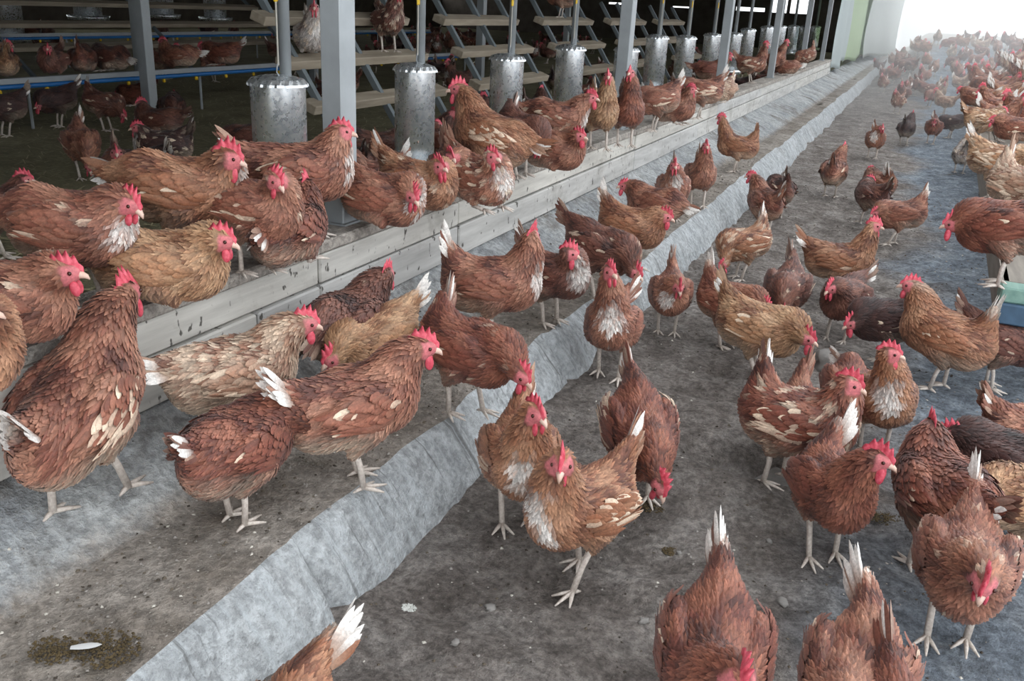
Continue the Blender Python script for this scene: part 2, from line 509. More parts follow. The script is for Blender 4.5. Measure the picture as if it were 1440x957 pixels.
    parts = [('body', body)]
    # ---- wings
    nrow = (1.45, .9, .5)[lod]
    wm = .55 if 'wing' in marks else (.16 if 'speck' in marks or 'mott' in marks else .05)
    for sg in (1, -1):
        st, di, Ls, Ws, cs, of = [], [], [], [], [], []
        def row(n, a, b, d0, d1, L0, L1, w, o, pale, tone):
            n = max(3, int(n*nrow))
            for i in range(n):
                t = i/(n-1); x, z = a[0]+(b[0]-a[0])*t, a[1]+(b[1]-a[1])*t
                st.append((x+rg.normal(0, .003), sg*.15, z+rg.normal(0, .003))); an = d0+(d1-d0)*t+rg.normal(0, .05)
                di.append((-math.cos(an), 0, math.sin(an))); Ls.append((L0+(L1-L0)*t)*rg.uniform(.9, 1.1)); Ws.append(w/nrow**.5)
                pl = rg.rand() < pale
                cs.append(base+(CREAM-base)*rg.uniform(.45, .95) if pl else (base*tone*rg.uniform(.75, 1.15)+(light-base)*rg.uniform(0, .5))); of.append(o+.0015*i/n)
        row(9, (.045, .19), (-.06, .262), .16, -.05, .085, .075, .0105, .005, wm, .92)
        row(7, (.035, .188), (-.01, .2), .2, .12, .125, .10, .0085, .007, wm*1.3, .95)
        row(9, (.06, .2), (-.04, .263), .12, -.12, .055, .05, .011, .009, wm*.7, 1.0)
        row(9, (.075, .215), (-.01, .268), .05, -.15, .042, .045, .011, .011, wm*.4, 1.05)
        row(7, (.085, .225), (.03, .268), 0, -.2, .035, .035, .0105, .0125, wm*.3, 1.0)
        st = np.array(st); di = np.array(di); Ls = np.array(Ls); Ws = np.array(Ws); cs = np.array(cs)
        for _ in range(6):
            d, g = field(st); st[:, 1] -= sg*np.clip(d-np.array(of)*.5, -.05, .05)*.9
        d, g = field(st)
        dd = di-g*(di*g).sum(1)[:, None]; dd /= np.linalg.norm(dd, axis=1)[:, None]+1e-9
        WV, tt, WF = feathers(st, dd, g, Ls, Ws, field, .004, .011, True, np.full(len(st), -.05), low=lod > 0)
        R = 3*(len(FT3) if lod > 0 else len(FT))
        ctr = np.tile(np.array([0, 1, 0.]), len(WV)//3)[:, None]
        te = tt[:, None]
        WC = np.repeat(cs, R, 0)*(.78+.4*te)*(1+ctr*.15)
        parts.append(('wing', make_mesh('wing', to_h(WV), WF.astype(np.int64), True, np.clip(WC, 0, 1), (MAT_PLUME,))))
    # ---- tail fan
    st, di, nn_, Ls, cs = [], [], [], [], []
    tp = math.atan2(td[2], -math.hypot(td[0], td[1])*(1 if td[0] < 0 else -1)); side0 = td[1]
    white_t = .85 if 'tail' in marks else .22
    nT = (10, 7, 5)[lod]
    for sg in (1, -1):
        for k in range(nT):
            kk_ = k*6/nT
            a = -kk_*.075+.2
            # rotate td in the x-z plane by a
            hx = math.hypot(td[0], td[1]); e = math.atan2(td[2], hx)+a
            hz = np.array([td[0], td[1], 0])/(hx+1e-9)
            lat = np.cross(np.array([0, 0, 1.0]), hz)
            d = hz*math.cos(e)+np.array([0, 0, math.sin(e)])
            d = _norm(d-lat*sg*(.01+.016*kk_)+rg.normal(0, .03, 3))
            st.append(T0+td*.07-lat*sg*(.003+.0022*kk_)+np.array([0, 0, .012-.005*kk_])); di.append(d)
            nv_ = _norm(-lat*sg*1.0+np.cross(lat, d)*(-.45 if True else 0)); nv_ = _norm(nv_-d*(nv_@d)); nn_.append(nv_)
            Ls.append((.112-.008*kk_)*rg.uniform(.88, 1.08))
            cs.append(WHITE*rg.uniform(.85, 1.0) if rg.rand() < white_t else base*rg.uniform(.8, 1.2)+(CREAM-base)*rg.uniform(0, .35))
    st = np.array(st); di = np.array(di); nn_ = np.array(nn_); Ls = np.array(Ls); cs = np.array(cs)
    TV, tt, TF = feathers(st, di, nn_, Ls, np.full(len(st), .0088*(10/nT)**.5), None, low=False)
    R = 3*len(FT)
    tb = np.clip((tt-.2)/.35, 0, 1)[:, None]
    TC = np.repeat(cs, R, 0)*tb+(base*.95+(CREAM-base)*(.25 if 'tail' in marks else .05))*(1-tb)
    parts.append(('tail', make_mesh('tail', to_h(TV), TF.astype(np.int64), True, np.clip(TC, 0, 1), (MAT_PLUME,))))
    # ---- comb
    hH = head; hd3 = hdir; s3 = _norm(np.cross((0, 0, 1.0), hd3)); u3 = np.cross(hd3, s3); R3 = np.stack([hd3, s3, u3])
    big = rg.uniform(.9, 1.3)
    nc = (30, 16, 9)[lod]; flop = rg.uniform(-.35, .35)
    cv = []; cf = []
    for i in range(nc):
        t = i/(nc-1); x = .036-.07*t
        basez = .0255*math.sqrt(max(0.05, 1-((x)/.036)**2))-.003
        env = math.sin(math.pi*min(1, max(0, t*.92+.06)))**.7
        tooth = abs(((t*5.2) % 1)-.5)*2
        top = basez+big*env*(.014+.019*tooth)
        wv = .0045*env+.0015
        yb = .002*math.sin(t*7+seed)
        cv += [(x, yb-wv, basez-.004), (x-.004*t, yb-wv*.6+flop*.4*(top-basez), (basez+top)/2), (x-.012*t, yb+flop*(top-basez), top),
               (x-.004*t, yb+wv*.6+flop*.4*(top-basez), (basez+top)/2), (x, yb+wv, basez-.004)]
        if i: cf += [((i-1)*5+j, (i-1)*5+j+1, i*5+j+1, i*5+j) for j in range(4)]
    parts.append(('comb', make_mesh('comb', np.array(cv)@R3+hH, cf, True, None, (MAT_COMB,))))
    # ---- wattles, beak, eyes
    def blob(c, r, n=8, m=6):
        V = [(0, 0, 1)]
        for i in range(1, m):
            a = math.pi*i/m
            for j in range(n): V.append((math.sin(a)*math.cos(2*math.pi*j/n), math.sin(a)*math.sin(2*math.pi*j/n), math.cos(a)))
        V.append((0, 0, -1)); F = []
        for j in range(n): F.append((0, 1+j, 1+(j+1) % n))
        for i in range(m-2):
            for j in range(n): F.append((1+i*n+j, 1+(i+1)*n+j, 1+(i+1)*n+(j+1) % n, 1+i*n+(j+1) % n))
        e = len(V)-1
        for j in range(n): F.append((e, 1+(m-2)*n+(j+1) % n, 1+(m-2)*n+j))
        return np.array(V)*np.array(r)+np.array(c), F
    for sg in (1, -1):
        v, f_ = blob((.017, sg*.010, -.033*big**.3), (.0115, .0055, .0185*big), *((8, 6) if lod < 2 else (5, 4)))
        v[:, 0] -= (v[:, 2]+.033)*.15
        parts.append(('wattle', make_mesh('wattle', v@R3+hH, f_, True, None, (MAT_COMB,))))
    bk = MB(); bk.tube([(.020, 0, -.003), (.032, 0, -.004), (.041, 0, -.008), (.047, 0, -.0145)], [.0105, .0085, .0055, .0012], 8 if lod < 2 else 5)
    parts.append(('beak', make_mesh('beak', np.concatenate(bk.V)@R3+hH, bk.F, True, None, (MAT_BEAK,))))
    if lod < 2:
        for sg in (1, -1):
            v, f_ = blob((.013, sg*.0198, .004), (.0047, .0038, .0047), 8, 6)
            parts.append(('eye', make_mesh('eye', v@R3+hH, f_, True, None, (MAT_EYE,))))
    return parts

def put_hen(parts, loc, rz, sc, label, group=None, name='hen'):
    root = empty(name, loc, rz, sc); tag(root, label, 'hen', group)
    for nm, me in parts: link(nm, me, root)
    return root

# ---------------------------------------------------------------- the setting
_rng = np.random.RandomState(5)
_lat = _rng.rand(64, 64)
def vnoise(x, y):
    x = np.asarray(x, float); y = np.asarray(y, float)
    xi = np.floor(x).astype(int); yi = np.floor(y).astype(int); fx = x-xi; fy = y-yi
    fx = fx*fx*(3-2*fx); fy = fy*fy*(3-2*fy)
    g = lambda i, j: _lat[i % 64, j % 64]
    return (g(xi, yi)*(1-fx)+g(xi+1, yi)*fx)*(1-fy)+(g(xi, yi+1)*(1-fx)+g(xi+1, yi+1)*fx)*fy-.5
def sstep(a, b, v):
    t = np.clip((np.asarray(v, float)-a)/(b-a), 0, 1); return t*t*(3-2*t)
HOLE = at_z(1055, 652, 0); LUMP = at_z(985, 690, 0)
def ground_z(x, y):
    x = np.asarray(x, float); y = np.asarray(y, float)
    z = .03*vnoise(x*1.3+3, y*1.3)+.022*vnoise(x*4+9, y*4)+.022*vnoise(x*11, y*11)+.014*vnoise(x*24, y*24)+.004*vnoise(x*39, y*39)
    z = z-.075*np.exp(-(((x-HOLE[0])/.17)**2+((y-HOLE[1])/.11)**2)**2)+.03*np.exp(-(((x-LUMP[0])/.22)**2+((y-LUMP[1])/.16)**2)**2)
    return z+.85*sstep(16, 26, y)*sstep(-1.0, .2, x)
# ---- materials
def ground_mat():
    m, nt, b = new_mat('trodden_dirt'); v = coords(nt)
    big = noise(nt, v, .9, 4, .55); mid = noise(nt, v, 5, 8, .7); fine = noise(nt, v, 55, 6, .75); vf = noise(nt, v, 210, 3, .7)
    brown = ramp(nt, mid, [(.28, lin(112, 103, 97)), (.5, lin(158, 149, 143)), (.72, lin(192, 185, 180))])
    blue = ramp(nt, mid, [(.28, lin(104, 112, 122)), (.5, lin(150, 160, 172)), (.75, lin(196, 204, 212))])
    sx = nd(nt, 'ShaderNodeSeparateXYZ'); tc = nd(nt, 'ShaderNodeTexCoord'); nt.links.new(tc.outputs['Object'], sx.inputs[0])
    # the paler, bluish limed strip lies on the right of the yard
    side = mathn(nt, 'ADD', sx.outputs['X'], mathn(nt, 'MULTIPLY', mathn(nt, 'SUBTRACT', big, .5), 1.6))
    c = mixc(nt, ramp(nt, side, [(.0, (0, 0, 0, 1)), (.32, (1, 1, 1, 1))]), brown, blue)
    c = mixc(nt, .8, c, ramp(nt, fine, [(.4, (.55, .55, .55, 1)), (.6, (1.35, 1.35, 1.35, 1))]), 'MULTIPLY')
    m2 = noise(nt, v, 17, 5, .7)
    c = mixc(nt, .7, c, ramp(nt, m2, [(.4, (.62, .61, .6, 1)), (.6, (1.25, 1.25, 1.25, 1))]), 'MULTIPLY')
    dark = noise(nt, v, 3.1, 6, .62, dist=.6)
    c = mixc(nt, ramp(nt, dark, [(.62, (0, 0, 0, 1)), (.72, (.75, .75, .75, 1))]), c, lin(92, 80, 68))
    spk = ramp(nt, vf, [(.64, (0, 0, 0, 1)), (.7, (1, 1, 1, 1))])
    c = mixc(nt, mathn(nt, 'MULTIPLY', spk, .6), c, lin(186, 180, 172))
    # far yard colour whitened to stand in for its overexposed daylight
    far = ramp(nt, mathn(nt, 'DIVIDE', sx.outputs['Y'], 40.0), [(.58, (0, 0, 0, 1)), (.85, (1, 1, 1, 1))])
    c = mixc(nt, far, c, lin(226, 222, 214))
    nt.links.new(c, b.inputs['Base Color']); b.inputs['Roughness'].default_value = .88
    b.inputs['Specular IOR Level'].default_value = .3
    h = mathn(nt, 'ADD', mathn(nt, 'MULTIPLY', fine, .7), mathn(nt, 'ADD', mathn(nt, 'MULTIPLY', m2, 1.2), mathn(nt, 'MULTIPLY', vf, .35)))
    bump(nt, b, h, 1.0, .045); return m
def concrete_mat(name, c0, c1, dirt, dirt_amt, streak=False):
    m, nt, b = new_mat(name); v = coords(nt)
    f = noise(nt, v, 3.0, 8, .65); g = noise(nt, v, 45, 5, .7); vf = noise(nt, v, 190, 3, .7)
    c = ramp(nt, f, [(.3, c0), (.7, c1)])
    g2 = noise(nt, v, 14, 5, .7)
    c = mixc(nt, .75, c, ramp(nt, g, [(.4, (.62, .62, .62, 1)), (.6, (1.25, 1.25, 1.25, 1))]), 'MULTIPLY')
    c = mixc(nt, .6, c, ramp(nt, g2, [(.4, (.7, .69, .68, 1)), (.6, (1.2, 1.2, 1.2, 1))]), 'MULTIPLY')
    if streak:
        sv = coords(nt, (3, 22, 1.0)); s = noise(nt, sv, 1.6, 5, .6)
        c = mixc(nt, ramp(nt, s, [(.52, (0, 0, 0, 1)), (.7, (.6, .6, .6, 1))]), c, lin(196, 202, 206))
        s2 = noise(nt, coords(nt, (2, 30, 1.2)), 1.3, 5, .6)
        c = mixc(nt, ramp(nt, s2, [(.6, (0, 0, 0, 1)), (.68, (.7, .7, .7, 1))]), c, lin(92, 92, 90))
    d = noise(nt, v, 2.3, 8, .68, dist=.4)
    c = mixc(nt, ramp(nt, d, [(.62-dirt_amt, (0, 0, 0, 1)), (.8-dirt_amt, (.85, .85, .85, 1))]), c, dirt)
    spk = ramp(nt, vf, [(.66, (0, 0, 0, 1)), (.72, (1, 1, 1, 1))])
    c = mixc(nt, mathn(nt, 'MULTIPLY', spk, .5), c, lin(200, 196, 188))
    nt.links.new(c, b.inputs['Base Color']); b.inputs['Roughness'].default_value = .8
    bump(nt, b, mathn(nt, 'ADD', mathn(nt, 'MULTIPLY', g, .8), mathn(nt, 'ADD', f, g2)), .9, .02); return m
def plank_mat():
    m, nt, b = new_mat('whitewashed_plank')
    v = coords(nt, (9, .9, 9)); f = noise(nt, v, 3, 6, .6)
    c = ramp(nt, f, [(.3, lin(178, 176, 172)), (.7, lin(216, 214, 209))])
    oi = nd(nt, 'ShaderNodeObjectInfo')
    c = mixc(nt, .8, c, ramp(nt, oi.outputs['Random'], [(0, (.86, .87, .9, 1)), (1, (1.08, 1.05, 1.0, 1))]), 'MULTIPLY')
    w = coords(nt); d = noise(nt, w, 4, 7, .7)
    c = mixc(nt, ramp(nt, d, [(.55, (0, 0, 0, 1)), (.75, (.6, .6, .6, 1))]), c, lin(120, 112, 102))
    sp = noise(nt, coords(nt, (1, 1, .55)), 42, 2, .5)
    c = mixc(nt, ramp(nt, sp, [(.66, (0, 0, 0, 1)), (.7, (.9, .9, .9, 1))]), c, lin(62, 58, 52))
    nt.links.new(c, b.inputs['Base Color']); b.inputs['Roughness'].default_value = .75
    bump(nt, b, f, .35, .006); return m
def wood_mat(name, c0, c1, axis=(9, .9, 9)):
    m, nt, b = new_mat(name); f = noise(nt, coords(nt, axis), 3, 6, .6)
    nt.links.new(ramp(nt, f, [(.3, c0), (.7, c1)]), b.inputs['Base Color']); b.inputs['Roughness'].default_value = .75
    bump(nt, b, f, .3, .005); return m
def galv_mat(name='galvanized_steel', tint=(.88, .94, .99)):
    m, nt, b = new_mat(name); v = coords(nt)
    vo = nd(nt, 'ShaderNodeTexVoronoi'); vo.inputs['Scale'].default_value = 70; nt.links.new(v, vo.inputs['Vector'])
    sp = noise(nt, coords(nt, (1, 1, .6)), 120, 2, .6)
    c = ramp(nt, vo.outputs['Color'], [(.0, tuple(x*.82 for x in tint)+(1,)), (1, tuple(min(1, x*1.18) for x in tint)+(1,))])
    c = mixc(nt, ramp(nt, sp, [(.64, (0, 0, 0, 1)), (.7, (.6, .6, .6, 1))]), c, lin(110, 118, 126))
    nt.links.new(c, b.inputs['Base Color']); b.inputs['Metallic'].default_value = .8
    nt.links.new(ramp(nt, vo.outputs['Color'], [(0, (.24, .24, .24, 1)), (1, (.36, .36, .36, 1))]), b.inputs['Roughness']); return m
def litter_mat():
    m, nt, b = new_mat('straw_litter'); v = coords(nt)
    f = noise(nt, v, 2.2, 8, .7); g = noise(nt, coords(nt, (1, 3, 1), (0, 0, .6)), 40, 5, .7)
    c = ramp(nt, f, [(.3, lin(116, 112, 88)), (.7, lin(164, 157, 126))])
    c = mixc(nt, .7, c, ramp(nt, g, [(.3, (.5, .5, .5, 1)), (.72, (1.5, 1.45, 1.3, 1))]), 'MULTIPLY')
    nt.links.new(c, b.inputs['Base Color']); b.inputs['Roughness'].default_value = .95
    bump(nt, b, g, .8, .03); return m
def tarp_mat(name, c):
    m, nt, b = new_mat(name); f = noise(nt, coords(nt, (1, 1, .3)), 2.5, 4, .6)
    nt.links.new(ramp(nt, f, [(.3, tuple(x*.9 for x in c[:3])+(1,)), (.7, c)]), b.inputs['Base Color'])
    b.inputs['Roughness'].default_value = .6; b.inputs['Transmission Weight'].default_value = 0
    tr = nd(nt, 'ShaderNodeBsdfTranslucent'); tr.inputs['Color'].default_value = c
    mx = nd(nt, 'ShaderNodeMixShader'); mx.inputs[0].default_value = .45
    out = nt.nodes['Material Output']
    nt.links.new(b.outputs[0], mx.inputs[1]); nt.links.new(tr.outputs[0], mx.inputs[2]); nt.links.new(mx.outputs[0], out.inputs['Surface'])
    return m
M_GROUND = ground_mat()
M_FACE = concrete_mat('kerb_face_concrete', lin(156, 160, 163), lin(190, 193, 195), lin(128, 124, 120), .04, True)
M_BENCH = concrete_mat('dirty_step_top', lin(122, 116, 110), lin(148, 142, 138), lin(92, 84, 74), .1)
M_APRON = concrete_mat('grey_apron_concrete', lin(140, 142, 142), lin(168, 170, 168), lin(122, 118, 108), .06)
def step_mat():
    m, nt, b = new_mat('step_and_apron'); v = coords(nt)
    tc = nd(nt, 'ShaderNodeTexCoord'); sx = nd(nt, 'ShaderNodeSeparateXYZ'); nt.links.new(tc.outputs['Object'], sx.inputs[0])
    f = noise(nt, v, 3.0, 8, .65); g = noise(nt, v, 45, 5, .7); g2 = noise(nt, v, 13, 5, .7); vf = noise(nt, v, 190, 3, .7)
    top = ramp(nt, f, [(.35, lin(118, 108, 98)), (.65, lin(168, 160, 152))]); ap = ramp(nt, f, [(.35, lin(146, 150, 154)), (.65, lin(190, 192, 192))])
    lim = mathn(nt, 'ADD', -1.35, mathn(nt, 'MULTIPLY', ramp(nt, mathn(nt, 'DIVIDE', sx.outputs['Y'], 10.0), [(.3, (0, 0, 0, 1)), (.9, (1, 1, 1, 1))]), .13))
    d = mathn(nt, 'ADD', mathn(nt, 'SUBTRACT', sx.outputs['X'], lim), mathn(nt, 'MULTIPLY', mathn(nt, 'SUBTRACT', g2, .5), .16))
    c = mixc(nt, ramp(nt, mathn(nt, 'MULTIPLY', mathn(nt, 'ADD', d, .03), 16.0), [(.0, (0, 0, 0, 1)), (1, (1, 1, 1, 1))]), ap, top)
    # dark damp dirt collected along the foot of the apron and in blotches
    st = noise(nt, v, 2.4, 8, .68, dist=.5)
    c = mixc(nt, ramp(nt, st, [(.52, (0, 0, 0, 1)), (.66, (.8, .8, .8, 1))]), c, lin(104, 95, 84))
    c = mixc(nt, .75, c, ramp(nt, g, [(.4, (.6, .6, .6, 1)), (.6, (1.25, 1.25, 1.25, 1))]), 'MULTIPLY')
    c = mixc(nt, .6, c, ramp(nt, g2, [(.4, (.68, .67, .66, 1)), (.6, (1.2, 1.2, 1.2, 1))]), 'MULTIPLY')
    c = mixc(nt, mathn(nt, 'MULTIPLY', ramp(nt, vf, [(.62, (0, 0, 0, 1)), (.68, (1, 1, 1, 1))]), .5), c, lin(206, 200, 190))
    nt.links.new(c, b.inputs['Base Color']); b.inputs['Roughness'].default_value = .85
    bump(nt, b, mathn(nt, 'ADD', mathn(nt, 'MULTIPLY', g, .8), mathn(nt, 'ADD', f, g2)), .9, .022); return m
M_STEP = step_mat()
M_PLANK = plank_mat()
M_CAP = concrete_mat('dirty_cap_board', lin(158, 150, 142), lin(190, 183, 175), lin(120, 110, 98), .06)
M_POST = simple('painted_steel', lin(160, 165, 168), .45, .1, 6, .06)
M_GALV = galv_mat()
M_LITTER = litter_mat()
M_BARNWALL = simple('barn_board', lin(96, 88, 80), .9, 0, 3, .15)
M_ROOF = simple('roof_sheet', lin(104, 104, 104), .8, 0, 3, .1)
M_ROOST = wood_mat('roost_board', lin(138, 126, 110), lin(172, 160, 142))
M_BLUE = simple('blue_water_pipe', lin(34, 108, 176), .4)
M_YELLOW = simple('yellow_plastic', lin(232, 190, 30), .45)
M_CORD = simple('white_cord', lin(196, 192, 180), .8)

# ---- yard ground
ys = np.concatenate([np.arange(.3, 6, .028), 6*1.012**np.arange(0, 190)])
ys = ys[ys < 60]
xs = np.concatenate([np.arange(-1.0, 1.9, .025), 1.9*1.05**np.arange(0, 50)]); xs = xs[xs < 22]
GX, GY = np.meshgrid(xs, ys, indexing='ij')
GZ = ground_z(GX, GY)
n1, n2 = GX.shape
I = np.arange(n1*n2).reshape(n1, n2)
gf = np.stack([I[:-1, :-1], I[1:, :-1], I[1:, 1:], I[:-1, 1:]], -1).reshape(-1, 4)
ground = link('floor', make_mesh('floor', np.stack([GX, GY, GZ], -1).reshape(-1, 3), gf, True, None, (M_GROUND,)))
tag(ground, 'trodden grey dirt yard littered with droppings and grit', kind='structure')

# ---- kerb step and sloping apron, poured concrete with ragged edges
ysk = np.concatenate([np.arange(.25, 9, .03), np.arange(9, 45, .15)])
joints = [1.33, 2.06, 2.78, 3.62, 4.5, 5.6, 6.9, 8.4]
prof = []
for y in ysk:
    seg = sum(y > j for j in joints)
    j = .006*math.sin(seg*2.4+1)+.012*float(vnoise(seg*3.1+.3, y*1.5))*2
    gap = min([abs(y-q) for q in joints]); rec = .03*max(0, 1-gap/.022)
    n = lambda k, s, a: a*float(vnoise(y*s+k*7.3, k*3.7))
    xb = -1.34+.12*float(sstep(3, 9, y))+n(1, 1.2, .07)
    zb = .162
    row = [(-.90+j-rec, -.08), (-.918+j-rec+n(2, 6, .02), .0+n(9, 9, .01)), (-.945+j-rec+n(3, 5, .02), .05), (-.985+j-rec*.8+n(4, 5, .02), .105+n(5, 4, .01)),
           (-1.01+j-rec*.6+n(6, 4, .022)+n(26, 13, .012), .14+n(7, 5, .012)), (-1.035+j+n(6, 4, .022)+n(26, 13, .014), zb-.006+n(7, 5, .01)), (-1.10+n(8, 5, .02), zb+n(10, 7, .01)),
           ((xb-1.10)/2, zb+n(11, 7, .012)), (xb+.05, zb+n(12, 7, .012)), (xb, zb+.004+n(13, 7, .008)), (xb-.012, zb+.014+n(13, 7, .008)),
           (xb-.09, zb+.055+n(14, 8, .01)), (-1.49, .262+n(15, 8, .012)), (-1.56, .30+n(16, 6, .012)), (-1.60, .30)]
    prof.append(row)
prof = np.array(prof); ny_, npf, _ = prof.shape
KV = np.zeros((ny_, npf, 3)); KV[:, :, 0] = prof[:, :, 0]; KV[:, :, 2] = prof[:, :, 1]; KV[:, :, 1] = ysk[:, None]
KV[:, :, 2] += (.75*sstep(18, 30, ysk))[:, None]*.0
def strip(a, b):
    J = np.arange(ny_*(b-a+1)).reshape(ny_, b-a+1)
    f = np.stack([J[:-1, :-1], J[1:, :-1], J[1:, 1:], J[:-1, 1:]], -1).reshape(-1, 4)
    return KV[:, a:b+1].reshape(-1, 3), f[:, ::-1]
for nm, a, b, mt, lb in (('kerb_face', 0, 5, M_FACE, 'sloping pale concrete face of the step down to the yard'),
                         ('step_top', 5, 9, M_STEP, 'dirty brown flat top of the concrete step'),
                         ('apron', 9, 14, M_STEP, 'sloping grey concrete apron below the plank wall')):
    v, f = strip(a, b)
    tag(link(nm, make_mesh(nm, v, f, True, None, (mt,))), lb, kind='structure')

# ---- plank wall with its cap rail
wall = MB()
for y in np.arange(.6, 19, 1.2): wall.box((-1.70, y, .16), (-1.585, y+.05, .515))
wall = wall.build('wall_left', M_BARNWALL); tag(wall, 'low wall of whitewashed planks between yard and barn', kind='structure')
rr = random.Random(4)
def plank_row(z0, z1, cuts, x0=-1.54, th=.04, name='plank'):
    for a, b in zip(cuts[:-1], cuts[1:]):
        dx = rr.uniform(-.005, .005)
        m = MB().box((x0-th+dx, a+.004, z0+.003+rr.uniform(0, .003)), (x0+dx, b-.004, z1-.003), .005)
        m.build(name, M_PLANK, wall)
yc = [-.4, 2.145, 3.07, 5.5, 8.0, 10.4, 12.9, 15.4, 18.6]
plank_row(.42, .515, yc); plank_row(.29, .42, [-.4, 1.85, 2.145, 3.07, 5.5, 7.3, 10.4, 13.4, 16.2, 18.6]); plank_row(.155, .29, [-.4, 2.145, 4.5, 7.8, 11, 14, 18.6])
for a, b in zip(yc[:-1], yc[1:]):
    MB().box((-1.73, a+.003, .515), (-1.535+rr.uniform(-.004, .004), b-.003, .552), .006).build('cap_rail', M_CAP, wall)

# ---- barn: litter floor, back walls, roof
lf = MB().box((-17, -4, .1), (-1.6, 32, .26)); o = lf.build('barn_floor', M_LITTER); tag(o, 'dark straw litter floor inside the barn', kind='structure')
bw = MB()
for y0 in np.arange(-4, 32, 4.0):
    bw.box((-17.1, y0, 0), (-17, y0+4, 1.3)); bw.box((-17.1, y0, 2.0), (-17, y0+4, 3.2)); bw.box((-17.1, y0, 1.3), (-17, y0+1.6, 2.0))
o = bw.build('wall_back', M_BARNWALL); tag(o, 'dim far wall of the barn with open window slots', kind='structure')
bw = MB().box((-17, 31.9, 0), (-1.7, 32, 1.38)).box((-17, 31.9, 2.3), (-1.7, 32, 3.6)).box((-17, 31.9, 1.38), (-10.4, 32, 2.3)).box((-9.6, 31.9, 1.38), (-8.1, 32, 2.3))
bw.box((-7.5, 31.9, 1.38), (-5.95, 32, 2.3)).box((-3.6, 31.9, 1.38), (-1.7, 32, 2.3)).box((-5.0, 31.9, 1.38), (-4.8, 32, 2.3)).box((-4.3, 31.9, 1.38), (-4.2, 32, 2.3))
bw.box((-5.95, 31.9, 1.5), (-5.0, 32, 2.3)).box((-10.4, 31.9, 1.44), (-9.6, 32, 2.3)).box((-8.1, 31.9, 1.42), (-7.5, 32, 2.3))
o = bw.build('wall_end', M_BARNWALL); tag(o, 'boarded end wall of the barn with bright openings', kind='structure')
rf = MB().add([(-.9, -4, 2.45), (-.9, 32, 2.45), (-9, 32, 3.6), (-9, -4, 3.6), (-17.2, 32, 2.6), (-17.2, -4, 2.6)], [(0, 1, 2, 3), (3, 2, 4, 5)])
o = rf.build('ceiling', M_ROOF); tag(o, 'sheet roof over the barn', kind='structure')
o = MB().box((-17, -4.1, 0), (-1.7, -4, 3.6)).build('wall_near', M_BARNWALL); tag(o, 'near end wall of the barn', kind='structure')

# straw strands lying on the litter
rs = np.random.RandomState(8); N = 9000
cx = -1.9-rs.rand(N)**1.3*6; cy = 1.6+rs.rand(N)*7.5; an = rs.rand(N)*6.28; ln = rs.uniform(.03, .11, N)
d = np.stack([np.cos(an), np.sin(an), rs.uniform(-.05, .25, N)], 1); c = np.stack([cx, cy, np.full(N, .263)+rs.rand(N)*.012], 1)
sdv = np.stack([-np.sin(an), np.cos(an), np.zeros(N)], 1)*.0028
SV = np.stack([c-d*(ln/2)[:, None]-sdv, c-d*(ln/2)[:, None]+sdv, c+d*(ln/2)[:, None]+sdv, c+d*(ln/2)[:, None]-sdv], 1).reshape(-1, 3)
SF = np.arange(N*4).reshape(N, 4)
M_STRAW = simple('straw', lin(186, 174, 138), .8)
o = link('loose_straw', make_mesh('loose_straw', SV, SF, False, None, (M_STRAW,))); tag(o, 'loose straw strewn over the barn litter', 'straw', kind='stuff')

# ---------------------------------------------------------------- posts, feeders, roosts, pipes
PX = -1.64
order = ['nearest the camera', 'second along the rail', 'third along the rail', 'fourth along the rail', 'fifth along the rail', 'last before the hanging tarp']
for i, y in enumerate([2.41, 5.43, 8.5, 11.6, 14.7, 17.7]):
    m = MB().box((PX-.037, y-.042, .552), (PX+.037, y+.042, 2.6), .004)
    r = empty('steel_post', (PX, y, .552)); tag(r, 'square grey-blue steel post standing on the plank wall, '+order[i], 'post', 'posts on the plank wall')
    o = m.build('post_shaft', M_POST, r); o.location = (-PX, -y, -.552)
    b = MB().box((PX-.05, y-.055, .552), (PX+.05, y+.055, .558)); o = b.build('base_plate', M_POST, r); o.location = (-PX, -y, -.552)

def feeder_thing(loc, rad, hgt, label, group, cord=True, n=40):
    r = empty('feeder', loc); tag(r, label, 'feeder', group)
    top = hgt
    MB().lathe([(rad*.97, 0), (rad, .004), (rad, top-.012), (rad*1.0, top)], (0, 0, 0), n).build('drum', M_GALV, r, True)
    # scalloped lid
    a = np.arange(n*2)*math.pi/n; V = []; 
    for rr_, z, sc in ((rad*1.10, top-.012, 1), (rad*1.08, top-.002, 1), (rad*.95, top+.016, 0), (rad*.55, top+.028, 0), (.001, top+.032, 0)):
        w = 1+sc*.018*np.where(np.arange(n*2) % 4 < 2, 1, -1)
        V.append(np.stack([rr_*w*np.cos(a), rr_*w*np.sin(a), np.full(n*2, z)], 1))
    k = n*2
    F = [(i*k+j, i*k+(j+1) % k, (i+1)*k+(j+1) % k, (i+1)*k+j) for i in range(4) for j in range(k)]
    MB().add(np.concatenate(V), F).build('lid', M_GALV, r)
    MB().tube([(.0, .055, top+.015), (0, .055, 2.35-loc[2])], .024, 14).build('drop_pipe', M_POST, r, True)
    MB().lathe([(rad*.6, -.05), (rad*1.45, -.05), (rad*1.55, .01), (rad*1.5, .01), (rad*1.42, -.04), (rad*.6, -.04)], (0, 0, 0), n).build('pan', M_GALV, r, True)
    if cord:
        cd = MB().tube([(0.03, -.03, top+.07), (0.03, -.03, 2.3-loc[2])], .0035, 6).build('cord', M_CORD, r)
        MB().tube([(0.03, -.03, top+.03), (.03, -.042, top+.045), (.03, -.036, top+.075), (.03, -.026, top+.075)], .003, 6).build('hook', M_POST, cd)
        MB().box((.024, -.042, top+.31), (.036, -.018, top+.38), .005).build('tag', M_YELLOW, cd)
    return r
